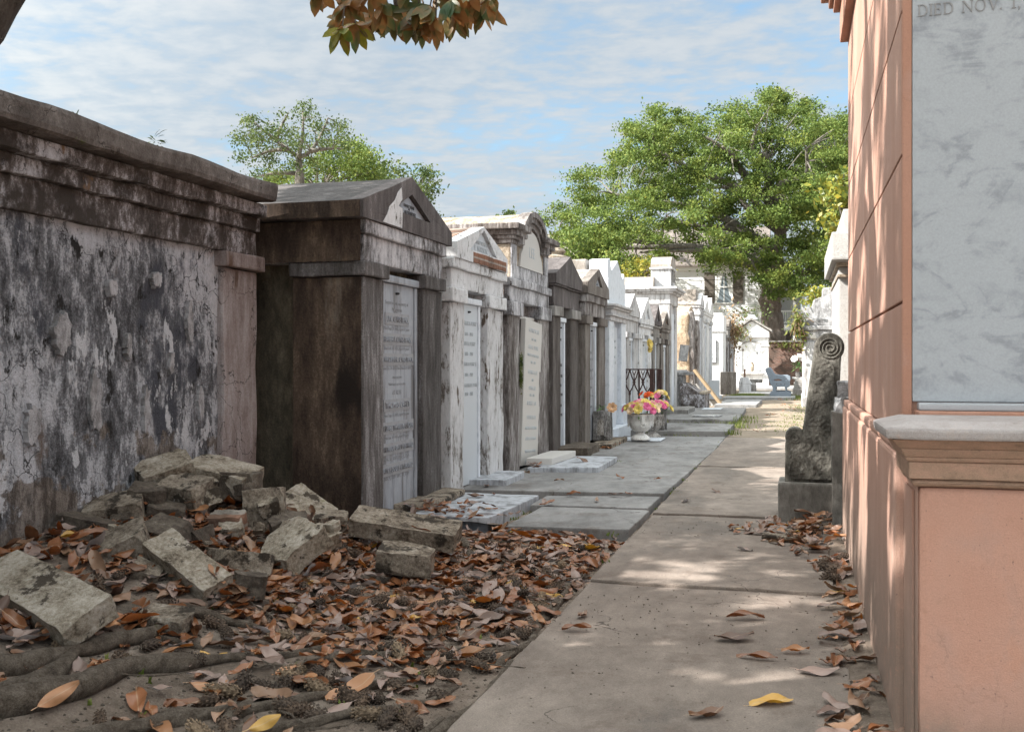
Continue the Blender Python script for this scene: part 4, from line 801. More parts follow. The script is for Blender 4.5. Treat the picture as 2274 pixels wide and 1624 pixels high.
# px, py (centre in the photograph), distance, size L W H, yaw, pitch, roll (deg), material, label, cuts, keep
RUB = [
 (92, 1322, 4.0, .66, .22, .10, -34, 10, 24, 'rock_pale', 'long pale slab sloping out of the left edge in front of the rubble pile', 4, .9),
 (415, 1262, 4.75, .46, .17, .13, -30, 24, 20, 'rock_pale', 'long pale slab lying diagonally across the front of the pile', 4, .85),
 (275, 1225, 4.95, .27, .22, .2, 15, -20, 15, 'rock', 'jagged hollow grey block left of the diagonal slab', 7, .7),
 (534, 1246, 5.15, .33, .25, .11, 8, 8, -12, 'rock', 'flat round edged grey stone right of the diagonal slab', 5, .72),
 (652, 1212, 5.35, .30, .28, .12, 38, -36, 10, 'rock_pale', 'white broken slab tilted up at the right side of the pile', 6, .78),
 (900, 1172, 6.1, .66, .22, .115, -7, 8, 16, 'rock', 'long twin brick block with a mossy top lying right of the pile', 3, .93),
 (900, 1243, 5.5, .30, .18, .13, -4, 5, 8, 'rock', 'small mossy block in the leaves below the long twin brick block', 5, .8),
 (590, 1136, 5.75, .22, .24, .26, 10, -6, -8, 'rock', 'square grey block standing upright at the right of the pile', 3, .85),
 (494, 1056, 6.0, .40, .27, .13, -12, 10, 12, 'rock_pale', 'topmost long block of the pile with a squared end', 4, .88),
 (360, 1047, 5.85, .34, .24, .13, 28, -16, 20, 'rock_pale', 'pale ridged block leaning against the wall at the top of the pile', 7, .7),
 (410, 1100, 5.7, .26, .22, .18, -14, 6, 16, 'rock', 'cracked angular block under the two top blocks', 6, .75),
 (256, 1140, 5.45, .30, .24, .16, 18, -10, 12, 'rock', 'square faced grey block at the upper left of the pile', 3, .85),
 (196, 1176, 5.2, .28, .2, .13, -8, 12, -6, 'rock_dark', 'dark lichened block against the wall left of the pile', 5, .75),
 (90, 1268, 4.75, .26, .2, .09, -12, 8, 0, 'rock_dark', 'flat mossy grey stone behind the long pale slab', 5, .75),
 (372, 1141, 5.55, .2, .16, .12, 12, 5, 10, 'rock_dark', 'small dark block with pale edge in the middle of the pile', 4, .8),
 (505, 1160, 5.5, .18, .16, .1, 0, 0, 8, 'brickroof', 'brown brick block half covered with leaves beside the upright block', 3, .85),
 (372, 1192, 5.2, .24, .18, .14, -20, 10, 18, 'rock_dark', 'dark mossy block behind the diagonal slab', 6, .7),
 (675, 1126, 6.3, .34, .26, .07, -30, 24, 18, 'rock_pale', 'thin pale slab leaning towards the dark brown tomb', 3, .88),
 (735, 1158, 6.1, .2, .16, .1, 10, 0, 8, 'rock', 'small square block left of the long twin brick block', 4, .8),
 (722, 1193, 5.75, .19, .14, .1, -35, 15, 10, 'rock_pale', 'small pale wedge between the tilted slab and the long block', 6, .7),
 (372, 1372, 4.25, .22, .15, .06, -12, 4, 6, 'rock', 'low tan stone among the leaves in front of the pile', 6, .7),
 (80, 1420, 3.95, .15, .12, .09, 20, 0, 10, 'rock_dark', 'small grey stone beside the end of the long pale slab', 6, .65),
 (38, 1430, 3.9, .10, .08, .07, 40, 0, 10, 'rock', 'smallest grey stone at the left edge of the photo', 6, .65),
 (554, 1298, 4.75, .15, .12, .11, 15, 10, 0, 'rock_dark', 'small brown stone below the flat round edged stone', 5, .75),
 (316, 1290, 4.7, .14, .12, .16, 10, 20, 15, 'rock', 'pale grey chunk wedged under the left end of the diagonal slab', 6, .7),
 (446, 1084, 5.8, .16, .16, .12, 30, 10, 10, 'rock', 'round grey chunk under the topmost block', 6, .7),
 (455, 1205, 5.25, .15, .07, .06, -35, 20, 0, 'rock', 'thin wedge shaped stone between the dark block and flat stone', 4, .8),
 (265, 1360, 4.3, .16, .12, .09, -20, 15, 5, 'rock_dark', 'dark stone tucked behind the lower end of the long pale slab', 6, .7),
 (530, 1075, 5.95, .24, .2, .16, 8, 4, 0, 'rock_dark', 'dark block in shadow below the topmost long block', 4, .8),
 (330, 1110, 5.6, .2, .18, .16, 8, 4, 10, 'rock_dark', 'dark block in the core of the pile below the ridged block', 5, .75),
 (640, 1165, 5.65, .2, .16, .12, 8, 4, 10, 'rock_dark', 'dark chunk between the upright block and the tilted white slab', 5, .75),
]
for i, (px, py, d, L_, W_, H_, yw, pt, rl, mt, lab, cuts, keep) in enumerate(RUB):
    bm = rock_bm(L_, W_, H_, 100 + i, cuts, .011, keep); me = bpy.data.meshes.new('rubble_block'); bm.to_mesh(me); bm.free()
    o = link('rubble_block', me, M[mt]); o.location = dep(px, py, d); o.rotation_euler = (rad(rl), rad(pt), rad(yw) + TH); tag(o, lab, 'rubble block', RG)
for i in range(24):      # smaller broken bits filling the heap
    px, py = R.gauss(430, 130), R.gauss(1165, 60)
    if py < 1040 + abs(px - 430) * .35 or px < 60: continue
    s_ = R.uniform(.05, .13); p = dep(px, py, 6.05 - (py - 1040) / 290 * 1.35); gz = soil(p.x, p.y)
    if p.x < -3.6: continue
    bm = rock_bm(s_ * 1.4, s_, s_ * .8, 300 + i, 6, .008, .65); me = bpy.data.meshes.new('rubble_fragment'); bm.to_mesh(me); bm.free()
    o = link('rubble_fragment', me, M[R.choice(('rock', 'rock_pale', 'rock_dark'))]); o.location = (p.x, p.y, max(p.z, gz + .02)); o.rotation_euler = (R.uniform(-.5, .5), R.uniform(-.5, .5), R.uniform(0, 6)); tag(o, 'small broken fragment lodged among the bigger blocks of the rubble pile', 'rubble fragment', 'small fragments in the rubble pile')
# marble and stone slabs lying in front of the tombs
def lying(name, pts, z0, z1, m, lab, cat='slab', dz=0.0, amp=.004, bev=.008):
    b = MB(); slab(b, pts, z0, z1, dz); o = b.build(name, m, bevel=bev, cut=.12, amp=amp); return tag(o, lab, cat)
lying('marble_slab', [(-3.0, 6.95), (-2.17, 6.98), (-2.12, 8.30), (-2.9, 8.30)], -.05, .062, M['marble_slab'], 'large blue grey marble slab lying on the ground in front of the dark brown tomb')
lying('stone_ledge', [(-3.0, 7.05), (-2.78, 7.1), (-2.70, 7.55), (-2.72, 8.1), (-2.95, 8.2)], .064, .12, M['rock'], 'rough grey doorstep stone at the foot of the dark brown tomb', amp=.012, bev=.02)
lying('marble_slab', [(-2.99, 8.9), (-2.6, 8.95), (-2.64, 9.75), (-2.95, 9.7)], .02, .10, M['marble_slab'], 'small broken marble slab at the foot of the white peeling tomb', amp=.012)
lying('marble_slab', [(-2.75, 10.25), (-2.02, 10.45), (-2.04, 11.75), (-2.68, 11.7)], .02, .085, M['marble_slab'], 'wide marble slab lying flat before the arched tomb', amp=.005)
lying('marble_slab', [(-2.83, 10.5), (-2.55, 10.55), (-2.5, 11.55), (-2.8, 11.5)], .087, .16, M['tablet_warm'], 'small pale marble block resting on the wide slab before the arched tomb', amp=.004)
lying('stone_ledge', [(-2.98, 12.15), (-2.5, 12.2), (-2.52, 13.1), (-2.95, 13.1)], .02, .13, M['rock_dark'], 'dark broken doorstep stone before the charcoal tomb', amp=.02)
lying('stone_ledge', [(-2.78, 13.55), (-2.45, 13.6), (-2.45, 15.0), (-2.76, 15.0)], .0, .07, M['rock'], 'low stone step carrying the planter with one rose', amp=.015)
lying('marble_slab', [(-2.75, 14.9), (-1.95, 15.0), (-1.95, 15.6), (-2.75, 15.55)], .02, .035, M['marble_side'], 'thin white marble slab under the two white urns', amp=.002)
lying('stone_ledge', [(-2.9, 22.4), (-2.3, 22.4), (-2.3, 24.0), (-2.9, 24.0)], .0, .16, M['dull_grey'], 'grey stone step at the foot of the narrow brown grey tomb', amp=.015)
lying('marble_slab', [(-2.2, 24.6), (-1.75, 24.7), (-1.75, 25.5), (-2.2, 25.4)], .062, .075, M['tablet_clean'], 'flat white marble piece lying on the paving by the planter box', amp=.002)
lying('marble_slab', [(-2.1, 21.2), (-1.55, 21.35), (-1.5, 21.8), (-2.1, 21.7)], .062, .085, M['lichen_grey'], 'broken grey marble strip lying on the far paving', amp=.012)
lying('loose_stone', [(-.22, 6.95), (.06, 6.85), (.08, 6.95), (-.21, 7.06)], .005, .04, M['rock'], 'thin broken stone strip lying on the path beside the scroll monument', 'stone')

# ---------------- magnolia: trunk, limb, roots, crown ----------------
tree = thing('magnolia_tree', (-2.75, 1.75, 0), 'magnolia tree whose limb, roots and drooping leaves frame the top and lower left', 'tree')
def curve3(pts, n):
    pts = [Vector(p) for p in pts]; out = []
    P = [pts[0] * 2 - pts[1]] + pts + [pts[-1] * 2 - pts[-2]]
    for i in range(len(pts) - 1):
        a, b_, c, d = P[i:i + 4]
        for j in range(n):
            t_ = j / n; out.append(.5 * (2 * b_ + (c - a) * t_ + (2 * a - 5 * b_ + 4 * c - d) * t_ ** 2 + (-a + 3 * b_ - 3 * c + d) * t_ ** 3))
    out.append(pts[-1]); return out
def limb(pts, r0, r1, n=6, seg=9, jit=.0):
    c = curve3(pts, n); rs = [r0 + (r1 - r0) * i / (len(c) - 1) for i in range(len(c))]
    return c, [r * (1 + jit * noise.noise(p * 5)) for p, r in zip(c, rs)], seg
b = MB(); b.tube(*limb([(-2.95, 1.6, -.2), (-2.96, 1.6, .5), (-2.98, 1.6, 1.4), (-3.0, 1.65, 2.6), (-2.9, 1.8, 4.5), (-3, 1.7, 7)], .36, .12, 6, 16, .2))
b.build('trunk', M['bark'], tree, cut=.12, amp=.015, smooth=True)
# the limb that leans into the picture at the top left
g0, g1 = dep(-112, 130, 3.3), dep(-36, -15, 3.35)
limbs = [[(-2.8, 1.8, 1.5), g0 - Vector((.12, .05, .55)), g0, g1, (-2.0, 3.0, 3.4), (-1.9, 3.6, 4.4), (-1.6, 4.2, 5.4)],
         [(-2.9, 1.8, 3.2), (-2.6, 2.9, 4.4), (-2.3, 4.2, 4.6), dep(860, -150, 6.0), dep(880, 20, 6.0)],
         [(-2.9, 1.8, 3.6), (-1.6, 1.2, 5.2), (-.3, .9, 6.2), (.8, .6, 6.6)], [(-2.9, 1.8, 3.0), (-4.4, .9, 4.6), (-6, .2, 5.6)], [(-3, 1.7, 4.4), (-3.4, -.4, 6), (-3.8, -2.2, 6.8)], [(-3, 1.7, 4.5), (-4.6, 2.4, 6), (-5.6, 3.2, 6.6)], [(-3, 1.7, 5), (-1.4, 2.6, 6.6), (-.4, 3.2, 7.2)]]
for i, p in enumerate(limbs):
    b = MB(); b.tube(*limb(p, .17 if i == 0 else .12, .07 if i == 0 else .015, 6, 9, .15)); b.build('limb', M['bark'], tree, cut=.15 if i == 0 else 0, amp=.012, smooth=True)
# roots: lines read off the photograph, laid on the soil
ROOTS = [([(-160, 1560), (60, 1530), (300, 1450), (420, 1400), (560, 1393), (680, 1405)], .05, .014), ([(-120, 1640), (120, 1575), (260, 1508), (400, 1478), (560, 1450), (740, 1430)], .06, .012),
 ([(-60, 1690), (200, 1620), (420, 1560), (640, 1535), (840, 1500), (960, 1470)], .04, .01), ([(300, 1690), (520, 1610), (700, 1585), (900, 1545), (1040, 1490)], .03, .008), ([(850, 1700), (960, 1605), (1060, 1540), (1120, 1480), (1150, 1440)], .026, .012),
 ([(1115, 1455), (1170, 1400), (1215, 1345), (1240, 1305)], .02, .014), ([(1005, 1165), (1030, 1190), (1045, 1225), (1060, 1285)], .032, .02), ([(1060, 1285), (1130, 1240), (1240, 1215), (1330, 1205)], .02, .012), ([(1010, 1185), (1100, 1195), (1180, 1190), (1290, 1188)], .022, .01),
 ([(500, 1570), (640, 1480), (800, 1440), (980, 1425), (1090, 1400)], .024, .008), ([(620, 1690), (760, 1640), (880, 1620), (990, 1560)], .026, .01), ([(700, 1400), (820, 1370), (960, 1365), (1060, 1345)], .018, .007), ([(1080, 1310), (1130, 1290), (1200, 1270), (1290, 1245)], .018, .01),
 ([(0, 1600), (140, 1520), (210, 1480), (330, 1440), (450, 1440)], .045, .012), ([(1190, 1380), (1215, 1330), (1262, 1280), (1290, 1262)], .022, .015)]
for pts, r0, r1 in ROOTS:
    c = curve3([gr(x, y, .02) for x, y in pts], 8); q = []; n_ = len(c)
    for i, p in enumerate(c):
        r = 1.0 * (r0 + (r1 - r0) * i / (n_ - 1)); y = p + Vector((noise.noise(p * 3) * .05, noise.noise(p * 3 + Vector((9, 0, 0))) * .05, 0))
        q.append(Vector((y.x, y.y, soil(y.x, y.y) + r * .55 + .01 * noise.noise(p * 4) - (.02 if i in (0, n_ - 1) else 0))))
    b = MB(); b.tube(q, [1.0 * (r0 + (r1 - r0) * i / (n_ - 1)) * (1 + .5 * noise.noise(p * 7)) for i, p in enumerate(q)], 10); b.build('root', M['root'], tree, cut=.03, amp=.011, smooth=True)
# crown: whorls of big leaves; nothing but the drooping bough hangs into the view
def leaf_quads(c, d, up, L_, W_, out_v, out_f, fold=.25, droop=.15):
    d = d.normalized(); s = d.cross(up)
    if s.length < 1e-3: s = Vector((1, 0, 0))
    s.normalize(); n = s.cross(d)
    prof = ((0, .12), (.3, .82), (.55, 1.0), (.8, .7), (1, .04)); i0 = len(out_v)
    for t_, w in prof:
        m = c + d * (L_ * t_) - n * (droop * L_ * t_ * t_)
        out_v += [m - s * (W_ * w * .5) + n * (fold * W_ * w * .5), m, m + s * (W_ * w * .5) + n * (fold * W_ * w * .5)]
    for i in range(4):
        a = i0 + 3 * i; out_f += [(a, a + 1, a + 4, a + 3), (a + 1, a + 2, a + 5, a + 4)]
def whorl(c, ax, r, V, F, n=12, L_=.16, W_=.062):
    for j in range(n):
        a = 2 * math.pi * j / n + r.random() * .6; s1 = ax.orthogonal().normalized(); s2 = ax.cross(s1)
        d = (s1 * math.cos(a) + s2 * math.sin(a)) * r.uniform(.7, 1.1) + ax * r.uniform(-.5, .5) + Vector((0, 0, -.25))
        leaf_quads(c + d * .02 + ax * r.uniform(-.05, .03), d, ax, L_ * r.uniform(.75, 1.15), W_ * r.uniform(.8, 1.15), V, F, r.uniform(.1, .4), r.uniform(-.05, .3))
rc = random.Random(21); V, F = [], []
cnt = 0
SHADE = []
for _ in range(515):   # extra unseen whorls, added up the sun rays to shade pink front and path
    q = Vector((rc.uniform(.3, 1.8), 3.3, rc.uniform(-.1, 4.0) ** 1.0)) if _ < 240 else (Vector((rc.uniform(-1.2, .3), rc.uniform(2.4, 6.0), 0)) if _ < 300 else Vector((rc.uniform(-1.0, .3), rc.uniform(6.2, 11), 0)))
    SHADE.append(q + S * rc.uniform(5.2, 9.5))
for _ in range(130): SHADE.append(Vector((rc.uniform(.3, 1.2), 3.58, rc.uniform(1.3, 3.8))) + S * rc.uniform(6.6, 9.6))  # further unseen whorls added towards the sun to keep the marble panel shaded
while cnt < 1620:
    p = Vector((rc.gauss(0, 1), rc.gauss(0, 1), rc.gauss(0, 1))).normalized() * rc.uniform(.45, 1) ** .6
    c = Vector((-5.6 + p.x * 4.6, .1 + p.y * 5.0, 6.2 + p.z * 2.8))
    if SHADE: c = SHADE.pop()
    elif noise.noise(c * .8) < -.24: continue
    if visible(c, 130) and c.z > 0: continue
    if c.z < 2.7 or (c.x > -3.4 and c.y > .6): continue
    cnt += 1
    whorl(c, Vector((p.x * .6, p.y * .6, .6 + p.z)).normalized(), rc, V, F, 12, .21, .09)
np_mesh('crown', V, F, M['mag_crown'], tree)
V, F = [], []; V2, F2 = [], []
tw = MB()
# the bough: twig tips placed where leaf clusters hang in the photograph
TIPS = [(705, -12), (745, -15), (770, 12), (800, 30), (770, 55), (820, 45), (850, 20), (868, 42), (895, 25), (880, 55), (915, 45), (930, 20), (955, 25), (968, 52), (940, 62), (1000, 12), (1010, 42), (1025, 30), (1060, 10), (1075, 25), (1090, 0), (1040, -10), (980, -15), (900, -20), (830, -15), (790, 65), (760, 75)]
for i, (px, py) in enumerate(TIPS):
    c = dep(px, py - 12, 6.0 + rc.uniform(-.25, .35)); ax = Vector((rc.uniform(-.6, .6), rc.uniform(-.6, .2), -.5 + rc.uniform(-.3, .5))).normalized()
    yel = px < 810 and py > 40
    n = rc.choice((7, 8, 9, 10))
    for j in range(n):
        a = 2 * math.pi * j / n + rc.random(); s1 = ax.orthogonal().normalized(); s2 = ax.cross(s1)
        d = (s1 * math.cos(a) + s2 * math.sin(a)) * .75 + ax * .3 + Vector((0, 0, -.62))
        leaf_quads(c, d, Vector((rc.uniform(-.4, .4), -1, .35)), rc.uniform(.13, .185), rc.uniform(.055, .072), *((V2, F2) if yel and rc.random() < .6 else (V, F)), rc.uniform(.05, .3), rc.uniform(0, .25))
    tw.tube([c, c + Vector((rc.uniform(-.05, .05), 0, .12)), dep(px * .6 + 890 * .4, -40, 6.1)], [.004, .006, .009], 6)
np_mesh('bough_leaves', V, F, M['bough'], tree); np_mesh('yellow_bough_leaves', V2, F2, M['mag_yellow'], tree); tw.build('twig', M['bark'], tree)

# ---------------- fallen leaves and cones ----------------
LC = {'rust': leafmat('leaf_rust', (.19, .055, .015), (.4, .125, .03), .3, .1, (.24, .10, .045), vein=True), 'brown': leafmat('leaf_brown', (.09, .038, .018), (.2, .088, .04), .34, .1, (.15, .075, .042), vein=True), 'tan': leafmat('leaf_tan', (.19, .105, .055), (.31, .195, .115), .4, .1, (.28, .17, .11)),
      'silver': leafmat('leaf_silver', (.36, .32, .31), (.52, .49, .49), .42, .08, (.28, .2, .17)), 'yellow': leafmat('leaf_yellow', (.45, .2, .015), (.62, .34, .03), .4, .15, (.5, .3, .08), vein=True), 'orange': leafmat('leaf_orange', (.42, .115, .018), (.58, .2, .03), .38, .12, (.36, .18, .09), vein=True), 'dark': leafmat('leaf_dark', (.06, .03, .02), (.12, .055, .04), .5, .05, (.14, .09, .07))}
def leaf_shape(seed):
    r = random.Random(seed); L_ = r.uniform(.085, .165); W_ = L_ * r.uniform(.34, .46); fold = r.choice((r.uniform(.1, .5), r.uniform(-.4, .1))); curl = r.uniform(-.5, 1.1); tw_ = r.uniform(-.5, .5)
    V, F = [], []; N = 9; K_ = 5
    for i in range(N):
        t_ = i / (N - 1); w = W_ * .5 * (math.sin(math.pi * min(1, t_ * .93 + .03)) ** .72) * (1 - .15 * t_); w = max(w, .0015)
        a = curl * (t_ - .5); bx = L_ * (t_ - .5); bz = L_ * .5 * abs(curl) * .55 * ((t_ - .5) ** 2) * (1 if curl > 0 else -1) * 1.6
        for j in range(K_):
            u = (j / (K_ - 1) - .5) * 2; tt = tw_ * (t_ - .5)
            y = u * w; z = fold * w * u * u * 1.3 + .006 * math.sin(9 * t_ + u * 2 + seed)
            V.append((bx, y * math.cos(tt) - z * math.sin(tt), bz + z * math.cos(tt) + y * math.sin(tt)))
    for i in range(N - 1):
        for j in range(K_ - 1):
            a = i * K_ + j; F.append((a, a + 1, a + K_ + 1, a + K_))
    i0 = len(V); x0 = V[2]
    V += [(x0[0] - .022, -.0012, x0[2] + .002), (x0[0] - .022, .0012, x0[2] + .002), (x0[0] + .004, .0012, x0[2]), (x0[0] + .004, -.0012, x0[2])]; F.append((i0, i0 + 1, i0 + 2, i0 + 3))
    V = np.array(V, dtype=np.float32); V[:, 2] -= V[:, 2].min(); return V, np.array(F)
SH = [leaf_shape(i) for i in range(16)]; LM = {}
for cname, m in LC.items():
    for i, (v, f) in enumerate(SH):
        o = np_mesh('fallen_leaf', v, f, m, smooth=True); LM[cname, i] = o.data; bpy.data.objects.remove(o)
rl = random.Random(5)
spots = []
def pick(zone):
    r = rl.random()
    if zone == 'right': tab = (('rust', .3), ('brown', .55), ('tan', .7), ('silver', .86), ('orange', .93), ('yellow', .97), ('dark', 1))
    else: tab = (('rust', .35), ('brown', .53), ('tan', .63), ('silver', .82), ('orange', .92), ('yellow', .93), ('dark', 1))
    for c_, t_ in tab:
        if r < t_: return c_
def add_leaf(x, y, z, zone, c=None, tilt=.2, yaw=None, s=None):
    spots.append((x, y, z, rl.uniform(0, 6.283) if yaw is None else yaw, rl.gauss(0, tilt), rl.gauss(0, tilt), s or (rl.uniform(.6, 1.25) if zone in ('litter', 'right') else rl.uniform(.7, 1.2)), c or pick(zone), rl.randrange(16), zone))
n = 0
while n < 3000:     # the litter on the soil
    y = 2.6 + 4.2 * rl.random(); x = rl.uniform(-3.64, -1.13)
    dens = .16 + .84 * sm((y - 3.25) / 1.2); dens *= .55 + .45 * sm((-1.25 - x) / .5)
    dens *= .55 + .6 * noise.noise(Vector((x * 1.6, y * 1.6, 8)))+ .35
    if rl.random() > dens: continue
    if not visible((x, y, .1), 60): continue
    add_leaf(x, y, soil(x, y) + .004 + rl.random() ** 2 * .03, 'litter'); n += 1
for px, py, d, L_, W_, H_, *rest in RUB:     # leaves lodged in the pile
    c0 = dep(px, py, d)
    for _ in range(10):
        p = c0 + Vector((rl.gauss(0, L_ * .55), rl.gauss(-.04, W_ * .6), 0)); o_ = abs(p.x - c0.x) > L_ * .4 or abs(p.y - c0.y) > W_ * .4
        if p.x > -3.64 and p.y < 6.6: add_leaf(p.x, p.y, soil(p.x, p.y) + rl.random() * .06 if o_ else max(soil(p.x, p.y), c0.z - H_ * .1), 'pile', tilt=.4)
for _ in range(110):     # heap by the scroll monument and along the wall foot
    x = min(.30, -.02 + abs(rl.gauss(0, .17))); y = 7.1 + rl.gauss(0, .36)
    if y > 7.8 and x > -.14: y = 7.75 - rl.random() * .3
    add_leaf(x, y, .005 + rl.random() * .09 * sm((x + .05) / .2), 'right')
for _ in range(34): add_leaf(-.18 + rl.gauss(0, .10), 7.3 + rl.gauss(0, .4), .006, 'right')
for _ in range(74):
    y = rl.uniform(2.8, 6.4); add_leaf(.29 - abs(rl.gauss(0, .075)), y, .006 + rl.random() * .015, 'right')
for _ in range(44): add_leaf(rl.uniform(-2.95, -2.2), rl.uniform(6.6, 7.4), .09 + rl.random() * .03, 'slabs')
for x, y, z in [(-2.0, 8.0, .05), (-1.95, 7.9, .05), (-1.85, 8.45, .06), (-1.5, 8.55, .06), (-1.4, 8.62, .06), (-2.5, 8.2, .07), (-2.6, 8.0, .07), (-2.7, 7.2, .13), (-2.1, 7.1, .06), (-2.05, 7.3, .05), (-2.75, 8.8, .06), (-2.55, 9.5, .11), (-2.2, 9.4, .06), (-1.3, 9.8, .06), (-1.7, 9.9, .05), (-2.3, 11.0, .09), (-2.72, 10.4, .1), (-2.7, 10.6, .11), (-2.76, 10.5, .1), (-2.68, 10.45, .1), (-2.74, 10.35, .09), (-2.66, 10.3, .08), (-1.6, 8.2, .05), (-.9, 8.6, .01), (-.7, 9.3, .01)]:
    add_leaf(x, y, z, 'slabs')
for _ in range(40): add_leaf(rl.uniform(-.7, .9), rl.uniform(17, 34), .02, 'far', s=.9)
for _ in range(26): add_leaf(-2.55 + rl.gauss(0, .09), rl.uniform(13.2, 14.6), .03, 'far')
# single leaves that stand out: px, py, colour, yaw, label
OWN = [(1280, 1393, 'rust', 0, 'long thin rust leaf lying alone on the path near its left edge'), (1293, 1362, 'brown', 1.2, 'pointed brown leaf just above the long thin rust leaf on the path'), (1630, 1412, 'brown', .1, 'brown leaf lying mid path right of the long rust leaf'),
 (1680, 1458, 'rust', -.25, 'rust leaf on the path below the mid path brown leaf'), (1712, 1558, 'yellow', .2, 'bright yellow leaf on the path in the lower right'), (1858, 1316, 'yellow', .2, 'glossy yellow leaf lying against the foot of the pink tomb'), (1872, 1362, 'orange', .9, 'curled orange leaf with dark spots by the foot of the pink tomb'),
 (1655, 1368, 'rust', 0, 'narrow rust leaf by itself in the middle of the path'), (480, 1452, 'yellow', .05, 'long yellow leaf on the big surface root lower left'), (128, 1578, 'orange', 1.1, 'large upright orange leaf in the lower left corner'), (590, 1605, 'yellow', .6, 'yellow leaf standing on edge at the bottom left of centre'),
 (400, 1312, 'orange', 0, 'golden leaf below the diagonal pale slab'), (80, 1228, 'yellow', 0, 'yellow leaf in the litter behind the long pale slab'), (1255, 1213, 'yellow', 0, 'spotted yellow leaf near the front edge of the paving slab'), (1815, 1490, 'silver', .1, 'silvery leaf above the pale pile at the foot of the pink tomb'), (1860, 1410, 'silver', -.3, 'silvery leaf near the wall below the curled orange leaf'),
 (1568, 1586, 'brown', .4, 'crumpled brown leaf at the bottom of the path'), (1840, 1580, 'silver', .5, 'cluster topmost silvery leaf in the lower right heap'), (1890, 1595, 'tan', .8, 'pale mauve leaf propped by the wall foot in the lower right'), (1765, 1440, 'orange', .1, 'orange leaf with pale edge on the path near the wall foot')]
for px, py, c, yaw, lab in OWN:
    p = gr(px, py, 0.01 if px > 1100 else .03); z = soil(p.x, p.y) if p.x < -1.12 else 0
    o = bpy.data.objects.new('fallen_leaf', LM[c, rl.randrange(16)]); COL.objects.link(o); o.location = (p.x, p.y, z + .004); o.rotation_euler = (rl.gauss(0, .06), rl.gauss(0, .04), yaw + TH); o.scale = (1.1, 1.1, 1.1)
    if 'upright' in lab or 'edge at' in lab: o.rotation_euler = (1.0, -.35, yaw); o.location.z += .05
    tag(o, lab, 'leaf', 'fallen magnolia leaves')
ZL = {'litter': 'in the litter between the rubble pile and the path', 'pile': 'lodged among the rubble blocks', 'right': 'drifted along the foot of the pink tomb and scroll monument', 'slabs': 'scattered on the slabs before the first tombs', 'far': 'on the far ground'}
CL = {'rust': 'rust brown fallen leaf', 'brown': 'dull brown fallen leaf', 'tan': 'tan fallen leaf', 'silver': 'silvery backed fallen leaf', 'yellow': 'yellow fallen leaf', 'orange': 'orange fallen leaf', 'dark': 'dark brown fallen leaf'}
def score(s): return math.hypot(s[0], s[1])
ins = sorted([s for s in spots if visible(s[:3], -5)], key=score)
ind = set(id(s) for s in ins[:270]); SV, SF, SM = [], [], []; nv = 0; cn = list(LC)
for s in spots:
    x, y, z, yaw, a, b_, k_, c, sh, zone = s
    E_ = Euler((a, b_, yaw))
    if id(s) in ind:
        o = bpy.data.objects.new('fallen_leaf', LM[c, sh]); COL.objects.link(o); o.location = (x, y, z); o.rotation_euler = E_; o.scale = (k_,) * 3
        tag(o, CL[c] + ' ' + ZL[zone], 'leaf', CL[c].replace('leaf', 'leaves') + ' ' + ZL[zone])
    else:
        v, f = SH[sh]; mtx = np.array(E_.to_matrix()) * k_
        SV.append(v @ mtx.T + np.array((x, y, z))); SF.append(f + nv); nv += len(v); SM += [cn.index(c)] * len(f)
o = np_mesh('leaf_litter', np.concatenate(SV), np.concatenate(SF), None, smooth=True)
for c in cn: o.data.materials.append(LC[c])
o.data.polygons.foreach_set('material_index', np.array(SM, dtype=np.int32)); o.data.update()
tag(o, 'remaining fallen magnolia leaves carpeting the ground', 'leaf litter', kind='stuff')
# cones
CM = [leafmat('cone_brown', (.045, .03, .022), (.13, .088, .06), .85, 0, scale=60), leafmat('cone_dark', (.03, .021, .016), (.085, .06, .043), .85, 0, scale=60), leafmat('cone_pale', (.10, .07, .045), (.24, .175, .115), .85, 0, scale=60)]
def cone_mesh(seed, kind):
    r = random.Random(seed); bm = bmesh.new(); n = 74; L_ = .052; R_ = .024
    bmesh.ops.create_uvsphere(bm, u_segments=12, v_segments=8, radius=1.0); bmesh.ops.scale(bm, vec=(L_ * .9, R_ * .88, R_ * .88), verts=bm.verts)
    for i in range(n):
        t_ = -1 + 2 * (i + .5) / n; ph = i * 2.39996; rr = math.sqrt(max(0, 1 - t_ * t_)) ** .8
        d = Vector((t_ * .35, math.cos(ph) * rr, math.sin(ph) * rr)).normalized()
        c = Vector((t_ * L_, math.cos(ph) * rr * R_, math.sin(ph) * rr * R_)); u = d.cross(Vector((1, 0, 0))).normalized(); w = Vector((1, 0, 0)) - d * d.x
        w.normalize(); s = r.uniform(.0042, .0062) * (1 if rr > .5 else .8); h = r.uniform(.004, .008)
        q = [c + u * s, c + w * s * 1.1, c - u * s, c - w * s * .9]; tip = c + d * h + w * .003
        vs = [bm.verts.new(p) for p in q]; tp = [bm.verts.new(tip + (p - c) * .45) for p in q]
        bm.faces.new(tp)
        for j in range(4): bm.faces.new((vs[j], vs[(j + 1) % 4], tp[(j + 1) % 4], tp[j]))
    bmesh.ops.recalc_face_normals(bm, faces=bm.faces)
    for v in bm.verts: v.co.z *= r.uniform(.8, .86)
    me = bpy.data.meshes.new('magnolia_cone'); bm.to_mesh(me); bm.free(); me.materials.append(CM[kind]); return me
CMS = [[cone_mesh(10 * k_ + i, k_) for i in range(3)] for k_ in range(3)]
KL = ['mid brown seed cone', 'blackish seed cone', 'pale tan seed cone']
